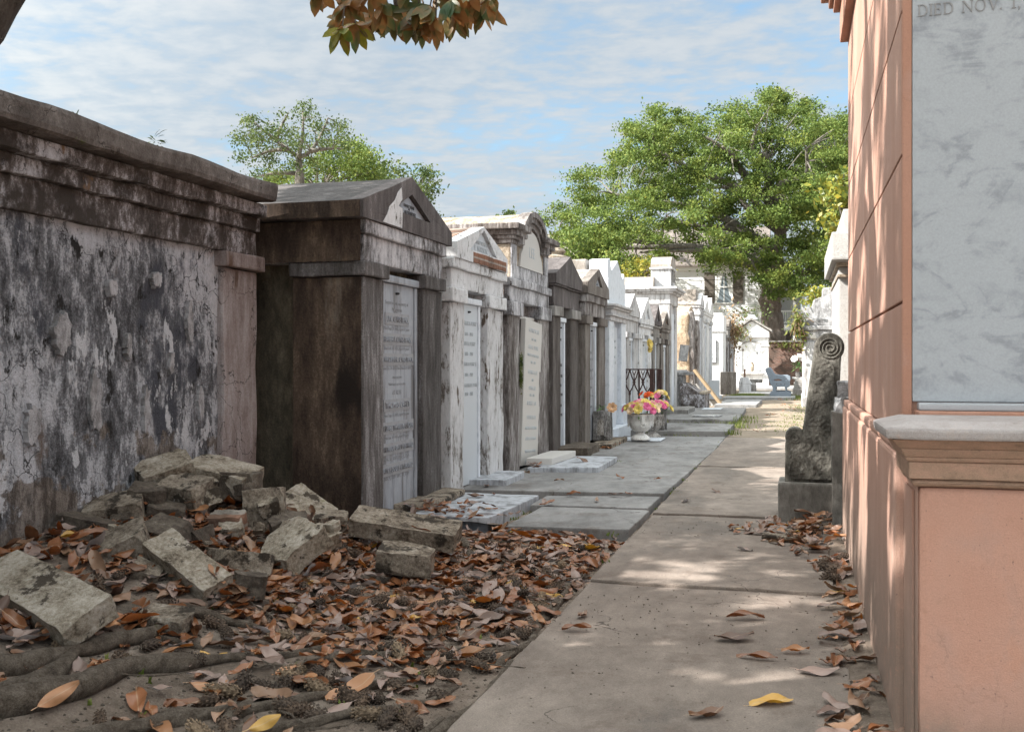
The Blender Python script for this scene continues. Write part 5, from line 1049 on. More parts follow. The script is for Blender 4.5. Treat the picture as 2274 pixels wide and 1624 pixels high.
def cone(x, y, z, kind, zone, s=1.0, lab=None):
    o = bpy.data.objects.new('magnolia_cone', rl.choice(CMS[kind])); COL.objects.link(o)
    o.location = (x, y, z + .02 * s); o.rotation_euler = (rl.uniform(0, 6), rl.gauss(0, .35), rl.uniform(0, 6.28)); o.scale = (s * rl.uniform(.95, 1.3), s, s)
    tag(o, lab or KL[kind] + ' ' + zone, 'seed cone', KL[kind].replace('cone', 'cones') + ' ' + zone)
n = 0
while n < 170:
    x = rl.uniform(-3.0, -1.16); y = 2.7 + 3.6 * rl.random() ** .8
    if not visible((x, y, 0), 10): continue
    if rl.random() > .35 + .65 * sm((x + 2.6) / .9): continue
    cone(x, y, soil(x, y), rl.choice((0, 0, 1, 1, 2)), 'among the leaves and roots left of the path', rl.uniform(.7, 1.2)); n += 1
for px, py, kd, lab in [(785, 1512, 1, 'round blackish cone standing up near the front roots'), (708, 1527, 2, 'tan cone lying beside the round blackish cone'), (825, 1588, 2, 'pale tan cone in the sunlit patch of soil at the bottom'), (650, 1510, 1, 'dark cone left of the tan cone at the front roots')]:
    p = gr(px, py, .0); cone(p.x, p.y, soil(p.x, p.y), kd, '', 1.15, lab)
for px, py in [(1825, 1252), (1845, 1262), (1850, 1283), (1870, 1240), (1838, 1278), (1752, 1195)]:
    p = gr(px, py, .02); cone(p.x, p.y, 0.005, rl.choice((0, 1)), 'clustered at the foot of the pink tomb', 1.15)
for i in range(34):      # twigs
    x, y = rl.uniform(-2.6, -1.15), rl.uniform(2.8, 5.8)
    if not visible((x, y, 0), 5): continue
    a = rl.uniform(0, 6.28); L_ = rl.uniform(.12, .35); d = Vector((math.cos(a), math.sin(a), 0)); pts = []
    for j in range(5):
        q = Vector((x, y, 0)) + d * L_ * (j / 4 - .5) + d.orthogonal() * rl.gauss(0, .012); q.z = soil(min(q.x, -1.1), q.y) + .03 + rl.uniform(0, .015); pts.append(q)
    b = MB(); b.tube(pts, [.004, .0038, .0034, .003, .002], 6); tag(b.build('twig', M['root']), 'thin dry twig lying in the leaf litter left of the path', 'twig', 'dry twigs in the litter')
# pebbles and crumbs on the soil and path: far too many to count
V, F = [], []
for i in range(4200):
    if i < 3300:
        x = rl.uniform(-3.3, -1.1); y = rl.uniform(2.6, 5.6); z = soil(x, y); s = rl.uniform(.003, .011)
        if not visible((x, y, z)): continue
    else: x = rl.uniform(-1.1, .25) if i < 4000 else rl.uniform(.16, .3); y = 2.8 + 5 * rl.random() ** 1.5; z = .003; s = rl.uniform(.0015, .006)
    i0 = len(V)
    for d in ((1, 0, 0), (-1, 0, 0), (0, 1, 0), (0, -1, 0), (0, 0, 1), (0, 0, -1)): V.append((x + d[0] * s * rl.uniform(.6, 1.4), y + d[1] * s * rl.uniform(.6, 1.4), z + d[2] * s * .7))
    for f in ((0, 2, 4), (2, 1, 4), (1, 3, 4), (3, 0, 4), (2, 0, 5), (1, 2, 5), (3, 1, 5), (0, 3, 5)): F.append(tuple(i0 + j for j in f))
tag(np_mesh('grit', V, F, M['rock_dark']), 'dark crumbs and pebbles scattered on soil and path', 'grit', kind='stuff')
# ---------------- far end: tomb, wall, house, trees ----------------
t = thing('above_ground_tomb', (-2.2, 54.5, 0), 'white front facing tomb with arched niche and pot at the far end of the path', 'tomb', 'above ground tombs')
Yf = 54.0
b = MB(); b.box(-3.05, -1.38, Yf, Yf + 2, -.1, 2.55); b.build('body', M['white_far'], t)
b = MB(); b.box(-3.1, -1.33, Yf - .35, Yf + .05, -.1, .62); b.box(-2.85, -1.6, Yf - .55, Yf - .1, .622, .72); b.build('base', M['white_far'], t, bevel=.02)
for a, c in ((-3.08, -2.72), (-1.72, -1.36)):
    b = MB(); b.box(a, c, Yf - .14, Yf - .001, .622, 2.05); b.box(a - .05, c + .05, Yf - .2, Yf - .003, 2.052, 2.14); o = b.build('pilaster', M['white_far'], t, bevel=.02)
    mx = (a + c) / 2; me = outline([ell(mx, 1.75, .1, .1, 0, 180, 10) + ell(mx, .95, .1, .1, 180, 360, 10), ell(mx, 1.75, .08, .08, 0, 180, 10) + ell(mx, .95, .08, .08, 180, 360, 10)], .012)
    me.transform(FACE_Y); me.transform(Matrix.Translation(Vector((0, Yf - .145, 0)) - t.location)); link('pilaster_panel', me, M['dull_grey'], t)
b = MB(); b.prism([(-2.70, .722), (-1.74, .722), (-1.74, 2.12)] + ell(-2.22, 2.12, .48, .18, 0, 180, 12)[1:-1] + [(-2.70, 2.12)], Yf - .05, Yf - .002, 'y'); b.build('niche_panel', M['white_far'], t)
b = MB(); b.prism(ell(-2.22, 2.12, .52, .24, 0, 180, 14) + ell(-2.22, 2.12, .48, .19, 180, 0, 14), Yf - .09, Yf - .052, 'y'); b.build('arch_moulding', M['dull_grey'], t)
b = MB(); b.box(-3.1, -1.33, Yf - .16, Yf + 2, 2.552, 2.75); b.prism([(-3.1, 2.752), (-1.33, 2.752), (-1.33, 2.85), (-2.22, 3.4), (-3.1, 2.85)], Yf - .15, Yf + 2, 'y'); b.build('pediment', M['white_far'], t)
b = MB(); b.prism([(-3.25, 2.82), (-2.22, 3.46), (-1.18, 2.82), (-1.18, 2.92), (-2.22, 3.58), (-3.25, 2.92)], Yf - .35, Yf + 2.1, 'y'); b.build('roof', M['dull_grey'], t, cut=.3, amp=.02)
b = MB(); b.lathe([(.34, 3.5), (.3, 3.58), (.2, 3.62), (.2, 3.68), (.1, 3.74)], (-2.22, Yf + .2, 0), 12); b.build('finial', M['white_far'], t)
for x in (-2.52, -1.93):
    b = MB(); b.lathe([(.03, 0), (.03, .03)], (0, 0, 0), 8); b.bm.transform(Matrix.Translation((x, Yf - .05, 1.7)) @ Matrix.Rotation(rad(90), 4, 'X')); b.build('bolt', M['bolt'], t)
b = MB(); b.lathe([(.09, 0), (.11, .05), (.14, .25), (.12, .4), (.08, .46), (.11, .5), (.11, .53)], (-2.2, Yf - .35, .722), 14); tag(b.build('clay_pot', M['stucco_warm'], smooth=True), 'small pale clay pot in front of the far arched niche', 'pot')
b = MB(); b.box(-30, 14, 57.5, 57.9, -.2, 2.36); o = b.build('brick_wall', M['brickwall'], cut=1.2, amp=.03); tag(o, 'long weathered brick cemetery wall behind the far tomb and bench', 'wall')
b = MB(); b.box(-30, 14, 57.42, 57.98, 2.362, 2.44); w_ = b.build('coping', M['dull_grey']); w_.parent = o
# house
h = thing('wooden_house', (-9, 72, 0), 'white clapboard two storey house with shuttered window behind the brick wall', 'house')
Yh = 68.4
prof_ = [(Yh, z0) for z0 in (0,)]
b = MB(); b.box(-18, -2.25, Yh + .02, Yh + 9, 0, 7.45)
z = 0.0
while z < 7.4:
    z1 = min(z + .15, 7.42)
    vs = [b.bm.verts.new(p) for p in ((-18, Yh - .028, z), (-2.25, Yh - .028, z), (-2.25, Yh + .002, z1), (-18, Yh + .002, z1), (-18, Yh + .021, z), (-2.25, Yh + .021, z))]
    b.bm.faces.new(vs[:4]); b.bm.faces.new((vs[0], vs[4], vs[5], vs[1])); z = z1
b.build('siding', M['siding'], h)
b = MB(); b.box(-2.42, -2.18, Yh - .07, Yh + .2, 0, 7.45); b.box(-18.2, -2.1, Yh - .25, Yh + 9.2, 7.452, 7.7); b.build('corner_trim', M['trim'], h)
b = MB(); b.prism([(Yh - .5, 7.702), (Yh + 9.4, 7.702), (Yh + 9.4, 7.8), (Yh + 4.5, 10.9), (Yh - .5, 7.8)], -18.6, -1.7); b.build('roof', M['shingle'], h)
for wx in (-4.62, -9.4, -14):
    b = MB(); x0, x1, z0, z1 = wx - .48, wx + .48, 5.35, 7.25
    b.box(x0 - .1, x0, Yh - .07, Yh - .03, z0 - .1, z1 + .12); b.box(x1, x1 + .1, Yh - .07, Yh - .03, z0 - .1, z1 + .12); b.box(x0 - .18, x1 + .18, Yh - .1, Yh - .03, z0 - .18, z0 - .1); b.box(x0, x1, Yh - .07, Yh - .03, z1, z1 + .12)
    b.box(x0, x1, Yh - .06, Yh - .03, (z0 + z1) / 2 - .04, (z0 + z1) / 2 + .04); b.box(wx - .02, wx + .02, Yh - .055, Yh - .03, z0 - .1, (z0 + z1) / 2 - .04); b.box(wx - .02, wx + .02, Yh - .055, Yh - .03, (z0 + z1) / 2 + .04, z1)
    w_ = b.build('window', M['trim'], h)
    b = MB(); b.box(x0, x1, Yh - .036, Yh - .031, z0 - .1, z1); p_ = b.build('pane', M['glass'], h); p_.parent = w_; p_.location = (0, 0, 0)
    b = MB(); b.prism([(x0, z1), (x0 + .42, z1), (x0 + .1, z0 + .2), (x0, z0 - .05)], Yh - .042, Yh - .038, 'y'); b.prism([(x1 - .4, z1), (x1, z1), (x1, z0 + .3), (x1 - .12, z0 + .4)], Yh - .042, Yh - .038, 'y'); p_ = b.build('curtain', M['curtain'], h); p_.parent = w_; p_.location = (0, 0, 0)
    for a in (x0 - .82, x1 + .12):
        b = MB(); b.box(a, a + .66, Yh - .1, Yh - .04, z0 - .15, z1 + .05)
        for i in range(24): b.box(a + .06, a + .6, Yh - .115, Yh - .1, z0 + i * .077, z0 + i * .077 + .05)
        b.build('shutter', M['shutter'], h)
# porch wing
b = MB(); b.box(-2.24, .35, Yh + 2.5, Yh + 9, 0, 7.3); b.build('wing_wall', M['porch'], h)
b = MB(); b.box(-2.0, .6, Yh + .4, Yh + 2.6, 3.35, 3.75); b.box(-2.0, .6, Yh + .4, Yh + 2.6, 6.9, 7.2)
for x in (-1.95, -.15, .42): b.box(x, x + .17, Yh + .42, Yh + .6, 0, 6.9)
b.build('porch_frame', M['trim'], h)
b = MB(); b.box(-2, .5, Yh + .45, Yh + .52, 4.6, 4.68); b.box(-2, .5, Yh + .45, Yh + .52, 3.85, 3.92)
for i in range(17): b.box(-1.95 + i * .145, -1.91 + i * .145, Yh + .46, Yh + .51, 3.92, 4.6)
b.build('railing', M['trim'], h)
b = MB(); b.box(-1.15, -.25, Yh + 2.42, Yh + 2.5, 0, 3.2)
for i in range(30): b.box(-1.1, -.3, Yh + 2.39, Yh + 2.42, .1 + i * .1, .16 + i * .1)
b.build('door', M['shutter'], h)
b = MB(); b.box(.05, .35, Yh + 2.38, Yh + 2.5, 2.9, 3.6); b.build('awning', M['tarp'], h)
b = MB(); b.tube(curve3([(-11, 63, 6.6), (-5, 63, 6.35), (1.5, 63, 6.75)], 8), .018, 6); tag(b.build('power_line', M['black']), 'thin upper black cable crossing in front of the white house', 'cable', 'cables across the house')
b = MB(); b.tube(curve3([(-11, 63, 5.85), (-5, 63, 5.7), (1.5, 63, 6.7)], 8), .014, 6); tag(b.build('power_line', M['black']), 'thin lower black cable crossing in front of the white house', 'cable', 'cables across the house')

# ---------------- trees ----------------
def in_poly(x, y, P):
    c = False
    for i in range(len(P)):
        (x1, y1), (x2, y2) = P[i], P[i - 1]
        if (y1 > y) != (y2 > y) and x < (x2 - x1) * (y - y1) / (y2 - y1) + x1: c = not c
    return c
def crown(r, centres, per, spread, size, flat=.7):
    """leaf faces in tufts round the given twig ends"""
    V, F = [], []; rn = np.random.RandomState(r)
    for c in centres:
        n = int(per * rn.uniform(.6, 1.3)); s = spread * rn.uniform(.65, 1.25)
        p = rn.normal(0, 1, (n, 3)) * np.array((s, s, s * flat)) + np.array(c)
        d = rn.normal(0, 1, (n, 3)); d /= np.linalg.norm(d, axis=1)[:, None]; e = np.cross(d, rn.normal(0, 1, (n, 3))); e /= np.linalg.norm(e, axis=1)[:, None] + 1e-9
        L_ = size * rn.uniform(.6, 1.3, (n, 1))
        V.append(np.stack([p - d * L_ * .5, p + e * L_ * .27, p + d * L_ * .5, p - e * L_ * .27], 1).reshape(-1, 3))
    V = np.concatenate(V); F = np.arange(len(V)).reshape(-1, 4); return V, F
def grow(b, base, ends, r_tip=.02, up=.25, rng=None):
    for a, e, r0 in ends:
        a, e = Vector(a), Vector(e); m = (a + e) / 2 + Vector((rng.uniform(-.1, .1), rng.uniform(-.1, .1), rng.uniform(-.02, up))) * (e - a).length
        b.tube(*limb([a, m, e], r0, r_tip, 4, 6))
# live oak
ro = random.Random(33); D0 = 61
oak = thing('live_oak_tree', (-1.25, 63, 0), 'large live oak with spreading green crown over the house at the far right', 'tree')
b = MB(); b.tube(*limb([(-1.1, 63.0, -.3), (-1.2, 63, 1.2), (-1.3, 63, 2.8), (-1.45, 63, 4.6), (-1.5, 63, 5.4), (-1.1, 63, 6.6), (-1.2, 62.9, 8.0), (-.9, 63, 9.2), (-1.5, 63, 11)], .85, .36, 5, 18, .25)); b.build('trunk', M['bark'], oak, cut=.3, amp=.06, smooth=True)
OAK = [(1196, 560), (1205, 500), (1190, 470), (1210, 440), (1238, 455), (1262, 470), (1270, 400), (1300, 375), (1345, 370), (1380, 318), (1388, 280), (1432, 270), (1452, 240), (1480, 248), (1520, 230), (1565, 222), (1588, 240), (1620, 232), (1660, 238), (1680, 214), (1712, 196), (1750, 190), (1770, 200), (1795, 215), (1815, 250), (1850, 262), (1880, 250), (1930, 250), (1950, 400), (1950, 560), (1830, 620), (1790, 650), (1765, 660), (1730, 665), (1700, 650), (1675, 630), (1640, 612), (1600, 618), (1560, 600), (1500, 590), (1440, 570), (1400, 600), (1380, 560), (1330, 560), (1290, 575), (1230, 580)]
HOLES = [(1575, 612, 85, 34), (1660, 640, 40, 30), (1700, 560, 45, 60), (1480, 560, 70, 28), (1405, 575, 40, 25)]
C = []
while len(C) < 780:
    px, py = ro.uniform(1185, 1950), ro.uniform(185, 670)
    if not in_poly(px, py, OAK): continue
    if any(((px - hx) / hw) ** 2 + ((py - hy) / hh) ** 2 < 1 and ro.random() < .75 for hx, hy, hw, hh in HOLES): continue
    dd = D0 + ro.gauss(0, 3.6) if py < 560 else D0 + ro.uniform(-5, 1)
    p = dep(px, py, dd)
    if noise.noise(p * .42 + Vector((3, 1, 0))) < -.20: continue
    C.append(p)
V, F = crown(3, C, 230, .36, .175, .5); np_mesh('crown', V, F, M['oak_leaf'], oak)
top = [Vector((-1.4, 63, 5.2)), Vector((-1.1, 63, 6.6)), Vector((-1.2, 62.9, 8.0)), Vector((-.9, 63, 9.2)), Vector((-1.5, 63, 11))]
hubs = []
b = MB()
for px, py, st, r0 in [(1280, 520, 1, .3), (1360, 430, 2, .32), (1450, 330, 3, .3), (1560, 300, 4, .3), (1680, 280, 4, .3), (1790, 330, 3, .3), (1850, 430, 2, .3), (1800, 590, 0, .3), (1480, 480, 2, .3), (1560, 420, 3, .28), (1420, 560, 1, .25), (1640, 400, 4, .25), (1740, 440, 3, .25), (1240, 540, 1, .25)]:
    e = dep(px, py, D0 + ro.uniform(-3.5, 3)); a = top[st]; m1 = a.lerp(e, .35) + Vector((ro.uniform(-.5, .5), ro.uniform(-.5, .5), ro.uniform(.2, 1.2))); m2 = a.lerp(e, .7) + Vector((ro.uniform(-.6, .6), ro.uniform(-.6, .6), ro.uniform(-.2, .8)))
    c_, r_, s_ = limb([a, m1, m2, e], r0, .07, 5, 8); b.tube(c_, r_, s_); hubs += c_[4:]
b.build('limb', M['bark_pale'], oak, smooth=True)
b = MB()
for c in C[::4]:
    h_ = min(hubs, key=lambda q: (q - c).length); 
    if (h_ - c).length < 7: grow(b, None, [(h_, c, .055)], .015, .18, ro)
b.build('branch', M['bark_pale'], oak)
# sparse tree on the left behind the tombs
rs = random.Random(12); DL = 40
lt = thing('live_oak_tree', (-14.5, 38.5, 0), 'sparse open tree behind the dark brown gabled tomb', 'tree')
LTP = [(515, 290), (545, 245), (600, 262), (640, 240), (672, 232), (700, 238), (740, 250), (765, 268), (770, 320), (748, 355), (720, 372), (660, 392), (610, 400), (560, 395), (535, 350), (520, 310)]
C1, C2, C3 = [], [], []
while len(C1) < 90:
    px, py = rs.uniform(510, 775), rs.uniform(222, 405)
    if not in_poly(px, py, LTP): continue
    p = dep(px, py, DL + rs.gauss(0, 1.6))
    if noise.noise(p * .8) < -.04: continue
    C1.append(p)
V, F = crown(5, C1, 64, .24, .125, .6); np_mesh('crown', V, F, M['oak_leaf2'], lt)
J0 = dep(665, 385, DL); b = MB(); b.tube(*limb([(J0.x - .1, J0.y, 0), (J0.x, J0.y, 4), J0 - Vector((0, 0, .8)), J0, dep(663, 350, DL)], .3, .11, 5, 10, .1)); b.build('trunk', M['bark_pale'], lt, smooth=True)
b = MB(); hubs = []
for pts in ([(663, 350), (640, 332), (612, 310), (585, 290), (555, 262)], [(663, 350), (690, 335), (712, 300), (728, 262)], [(612, 310), (625, 280), (640, 250)], [(640, 332), (600, 335), (560, 350)], [(690, 335), (730, 330), (760, 330)], [(663, 350), (672, 300), (672, 250)], [(665, 385), (610, 385), (560, 395)]):
    c_, r_, s_ = limb([dep(x, y, DL + rs.uniform(-.3, .3)) for x, y in pts], .1, .03, 4, 7); b.tube(c_, r_, s_); hubs += c_
b.build('limb', M['bark_pale'], lt, smooth=True)
b = MB()
for c in C1[::2]: grow(b, None, [(min(hubs, key=lambda q: (q - c).length), c, .025)], .008, .1, rs)
b.build('branch', M['bark_pale'], lt)
def bushy(name, lab, poly, d, n, per, spread, size, mt, seed, dd=1.5, base=None, cat='tree', thr=-.25, tr=.2):
    r = random.Random(seed); cs = []; xs = [p[0] for p in poly]; ys = [p[1] for p in poly]
    while len(cs) < n:
        px, py = r.uniform(min(xs), max(xs)), r.uniform(min(ys), max(ys))
        if not in_poly(px, py, poly): continue
        p = dep(px, py, d + r.gauss(0, dd))
        if noise.noise(p * .7 + Vector((seed, 0, 0))) < thr: continue
        cs.append(p)
    g = dep(*(base or ((min(xs) + max(xs)) / 2, max(ys))), d); t = thing(name, (g.x, g.y, 0), lab, cat)
    V, F = crown(seed, cs, per, spread, size, .6); np_mesh('crown', V, F, M[mt], t)
    b = MB(); b.tube(*limb([(g.x, g.y, -.2), (g.x + .1, g.y, g.z * .5), g + Vector((0, 0, .3))], tr, tr * .4, 5, 8)); 
    for c in cs[::3]: b.tube(*limb([g, g.lerp(c, .5) + Vector((0, 0, .15)), c], tr * .25, .012, 4, 5))
    b.build('trunk', M['bark_pale'], t); return t
bushy('oak_tree', 'pale green leafy tree behind the sparse tree and the dark brown tomb', [(690, 360), (730, 330), (780, 310), (820, 330), (850, 360), (852, 420), (600, 425), (560, 400)], 46, 90, 90, .34, .17, 'oak_leaf', 8)
bushy('oak_tree', 'small tree showing only leafy sprays right of the dark brown gable', [(850, 375), (885, 352), (905, 365), (905, 400), (938, 372), (968, 385), (965, 440), (945, 455), (990, 475), (985, 500), (900, 500), (860, 430)], 44, 46, 70, .26, .16, 'oak_leaf2', 9, .8)
bushy('oak_tree', 'low leafy sprays above the roof of the arched tomb', [(1105, 478), (1135, 470), (1145, 490), (1095, 500)], 40, 9, 40, .13, .14, 'oak_leaf2', 14, .4)
bushy('shrub', 'yellow green magnolia shrub peeping over the white roughcast tomb', [(1845, 470), (1855, 420), (1872, 380), (1900, 370), (1910, 520), (1840, 520)], 22, 30, 60, .2, .16, 'mag_yellow', 15, .6, cat='shrub')
bushy('shrub', 'orange and green shrub above the broken grey parapet on the right', [(1790, 690), (1795, 650), (1825, 640), (1832, 600), (1840, 640), (1840, 700)], 40, 22, 60, .2, .16, 'mag_yellow', 16, .6, cat='shrub')
bushy('oak_tree', 'far bushy trees beyond the house filling the gap left of the pink tomb', [(1780, 300), (1880, 240), (1960, 260), (1960, 640), (1840, 640), (1760, 500)], 76, 170, 150, .6, .26, 'oak_leaf2', 17, 2.5)
bushy('oak_tree', 'bright green low tree behind the small tombs, left of the house', [(1225, 520), (1300, 500), (1380, 520), (1385, 590), (1370, 600), (1300, 590), (1225, 560)], 56, 60, 140, .4, .19, 'oak_leaf', 18, 1.5)
bushy('shrub', 'flowering shrub growing between the marble tomb and the pedestal tomb', [(1385, 620), (1400, 585), (1450, 580), (1480, 605), (1450, 625)], 33, 30, 60, .2, .13, 'mag_yellow', 19, .8, cat='shrub')
# ---------------- flowers, urns, fence and other small things ----------------
rf = random.Random(77)
def blossom(c, r, m, parent, ax=None):
    V, F = [], []; ax = (ax or Vector((rf.uniform(-.5, .5), rf.uniform(-.9, .1), rf.uniform(.2, 1)))).normalized(); s1 = ax.orthogonal().normalized(); s2 = ax.cross(s1)
    for ring, (n, t0, k_) in enumerate(((5, .25, .55), (6, .6, .8), (7, 1.05, 1.0))):
        for j in range(n):
            a = 2 * math.pi * j / n + ring * .5; rd = s1 * math.cos(a) + s2 * math.sin(a); d = ax * math.cos(t0) + rd * math.sin(t0); tn = ax.cross(rd)
            i0 = len(V); L_ = r * k_; w = r * .42
            for t_, wd_, cu in ((.1, .4, 0), (.6, 1, .0), (1, .75, .18)):
                p = c + d * L_ * t_ + rd * cu * r
                V += [p - tn * w * wd_, p + ax * (.0 if t_ < 1 else -.08 * r) + rd * .06 * r, p + tn * w * wd_]
            for i in range(2):
                q = i0 + 3 * i; F += [(q, q + 1, q + 4, q + 3), (q + 1, q + 2, q + 5, q + 4)]
    return np_mesh('blossom', V, F, m, parent, smooth=True)
def greens(c, n, r, parent, m, size=.07, name='foliage'):
    V, F = [], []
    for i in range(n):
        d = Vector((rf.gauss(0, 1), rf.gauss(0, 1), rf.gauss(.2, .7))).normalized(); leaf_quads(c + d * r * rf.uniform(.2, .9), d + Vector((0, 0, .1)), Vector((0, 0, 1)), size * rf.uniform(.7, 1.3), size * .4, V, F, .2, .4)
    return np_mesh(name, V, F, m, parent)
def bouquet(lab, c, R_, n, mats, br, zs=.6, g=40):
    c = Vector(c); t = thing('flower_bouquet', c, lab, 'bouquet')
    greens(c, g, R_ * .95, t, M['fgreen'])
    for i in range(n):
        a = i * 2.39996; q = math.sqrt((i + .5) / n); d = Vector((math.cos(a) * q, math.sin(a) * q, math.sqrt(max(0, 1 - q * q)) * zs))
        blossom(c + d * R_ + Vector((rf.gauss(0, .01), rf.gauss(0, .01), rf.gauss(.02, .015))), br * rf.uniform(.8, 1.2), M[mats[i % len(mats)]], t, (d + Vector((0, -.35, .25))))
    return t
def urn(lab, x, y, z0, mat, s=1.0):
    t = thing('garden_urn', (x, y, z0), lab, 'urn', 'white garden urns by the fence')
    b = MB(); b.lathe([(r * s, z * s) for r, z in ((.145, .0), (.15, .015), (.14, .04), (.10, .075), (.07, .09), (.06, .105), (.075, .12))], (x, y, z0), 24); b.build('foot', mat, t, smooth=True)
    b = MB(); b.lathe([(r * s, z * s) for r, z in ((.05, .12), (.10, .135), (.145, .17), (.172, .225), (.18, .28), (.182, .30), (.185, .302), (.185, .36), (.195, .365), (.2, .38), (.195, .392), (.17, .39), (.165, .33), (.0, .32))], (x, y, z0), 28); b.build('bowl', mat, t, smooth=True)
    b = MB(); n = 16                                                    # Greek key band
    for i in range(n):
        for (u0, u1, v0, v1) in ((-.4, .4, .95, 1.0), (-.4, -.3, .1, .95), (-.4, .2, .05, .12), (.1, .2, .12, .6), (-.15, .1, .52, .6), (.3, .4, .0, .95)):
            a = 2 * math.pi * (i + .5) / n; w = 2 * math.pi / n
            Mx = Matrix.Translation((x, y, z0)) @ Matrix.Rotation(a, 4, 'Z')
            b.box(.184 * s, .19 * s, u0 * w * .185 * s, u1 * w * .185 * s, (.306 + .05 * v0) * s, (.306 + .05 * v1) * s, Mx)
    b.build('key_band', mat, t)
    for k_ in range(4):
        a = rad(-70 + 90 * k_); Mx = Matrix.Translation((x, y, z0)) @ Matrix.Rotation(a, 4, 'Z')
        b = MB(); b.box(.182 * s, .2 * s, -.018 * s, .018 * s, .25 * s, .37 * s, Mx)
        ring = [Mx @ Vector((.186 * s, .035 * s * math.cos(q * .45), (.235 + .035 * math.sin(q * .45)) * s)) for q in range(15)]; b.tube(ring, .008 * s, 6); b.build('ring_handle', mat, t)
    return t
urn('white urn with key pattern and ring handles, nearer one full of pink flowers', -2.25, 15.0, .036, M['urn'])
urn('dirty mossy white urn half hidden behind the nearer urn', -2.18, 15.75, .015, M['urn_dirty'], .95)
bouquet('big bouquet of pink, yellow and cream roses in the nearer urn', (-2.25, 15.0, .43), .25, 42, ('pinkp', 'yellowp', 'creamp', 'pinkp', 'pinkp', 'yellowp', 'creamp'), .055, .55)
bouquet('pink and yellow bouquet in the dirty urn behind', (-2.10, 15.75, .43), .22, 26, ('pinkp', 'yellowp', 'pinkp', 'creamp'), .055, .55)
bouquet('red orange sprays standing behind the urn bouquets', (-2.35, 16.35, .60), .09, 7, ('redp', 'yellowp'), .05, .8, 14)
b = MB(); b.lathe([(.08, 0), (.1, .05), (.11, .42), (.12, .5), (.1, .52), (.09, .48), (0, .47)], (-2.2, 17.0, .0), 14); tag(b.build('flower_vase', M['vase'], smooth=True), 'dark tall vase behind the urns holding yellow lilies', 'vase')
bouquet('yellow and orange lilies in the dark tall vase behind the urns', (-2.2, 17.0, .58), .10, 10, ('yellowp', 'yellowp', 'creamp', 'pinkp'), .06, .9, 24)
# planter with the single rose
PX = -.1
t = thing('stone_planter', (-2.6 + PX, 14.35, .07), 'small blackened square stone planter with arched panel holding one peach rose', 'planter')
b = MB(); b.box(-2.73 + PX, -2.48 + PX, 14.2, 14.46, .072, .50); b.build('body', M['vase'], t, bevel=.02, cut=.08, amp=.008)
b = MB(); b.prism([(-2.68 + PX, .14)] + [(-2.53 + PX, .14)] + ell(-2.605 + PX, .33, .075, .1, 0, 180, 10), 14.183, 14.206, 'y'); b.build('arch_rim', M['vase'], t)
b = MB(); b.prism([(-2.65 + PX, .16)] + [(-2.56 + PX, .16)] + ell(-2.605 + PX, .33, .045, .06, 0, 180, 10), 14.176, 14.19, 'y'); b.build('arch_panel', M['urn_dirty'], t)
t = thing('rose', (-2.65, 14.33, .50), 'single peach rose with green leaves in the small blackened planter', 'rose')
blossom(Vector((-2.56, 14.30, .545)), .07, M['peachp'], t, Vector((.2, -1, .3))); greens(Vector((-2.72, 14.33, .53)), 16, .07, t, M['fgreen'], .09)
# flower on the bluish white tomb's door
t = thing('door_flower', (-2.86, 20.0, 1.56), 'yellow flower hung on the door of the bluish white tomb', 'flower')
blossom(Vector((-2.84, 20.0, 1.58)), .09, M['yellowp'], t, Vector((1, -.6, .2))); blossom(Vector((-2.84, 20.05, 1.48)), .07, M['yellowp'], t, Vector((1, -.6, -.2)))
b = MB(); b.tube([(-2.86, 20.0, 1.64), (-2.85, 20.0, 1.56)], .006, 6); b.build('stem', M['fgreen'], t)
# iron fence
fe = thing('iron_fence', (-2.4, 17.3, 0), 'rusty cast iron fence corner with quatrefoil lattice beside the marble tomb', 'fence')
def panel(p0, p1, gap=.17):
    p0, p1 = Vector(p0), Vector(p1); d = (p1 - p0); n = max(2, round(d.length / gap)); b = MB()
    for i in range(n):
        c = p0 + d * ((i + .5) / n); u = d.normalized()
        b.tube([c + Vector((0, 0, .08)), c + Vector((0, 0, .66))], .011, 6); b.tube([c + Vector((0, 0, .64)), c + Vector((0, 0, .69))], .019, 8)
        w = min(.11, d.length / n / 2)
        for s_ in (-1, 1):
            b.tube(curve3([c + Vector((0, 0, .69)), c + u * s_ * w * .55 + Vector((0, 0, .76)), c + u * s_ * w * .95 + Vector((0, 0, .86)), c + u * s_ * w * .5 + Vector((0, 0, .95)), c + u * s_ * w * .15 + Vector((0, 0, 1.04))], 3), .012, 6)
            b.tube([c + u * s_ * w * .95 + Vector((0, 0, .86)), c + u * s_ * w * .65 + Vector((0, 0, .86))], .012, 6)
            b.tube([c + u * s_ * w * .95 + Vector((0, 0, .86)), c + u * s_ * w * 1.0 + Vector((0, 0, .98)), c + u * s_ * w * .6 + Vector((0, 0, 1.06))], .009, 6)
        b.tube([c + Vector((0, 0, 1.03)), c + Vector((0, 0, 1.08))], .02, 6)
    b.tube([p0 + Vector((0, 0, 1.085)), p1 + Vector((0, 0, 1.085))], .012, 6); b.tube([p0 + Vector((0, 0, .1)), p1 + Vector((0, 0, .1))], .012, 6)
    b.build('lattice_panel', M['rust'], fe)
panel((-2.86, 17.3, 0), (-2.4, 17.3, 0)); panel((-2.4, 17.3, 0), (-2.4, 18.4, 0), .5)
for x, y, r, h_ in ((-2.4, 17.3, .034, 1.1), (-2.86, 17.3, .016, 1.09), (-2.4, 18.4, .034, 1.08), (-2.62, 17.3, .014, 1.05)):
    b = MB(); b.box(x - r, x + r, y - r, y + r, 0, h_); b.build('post', M['rust'], fe, bevel=.004)
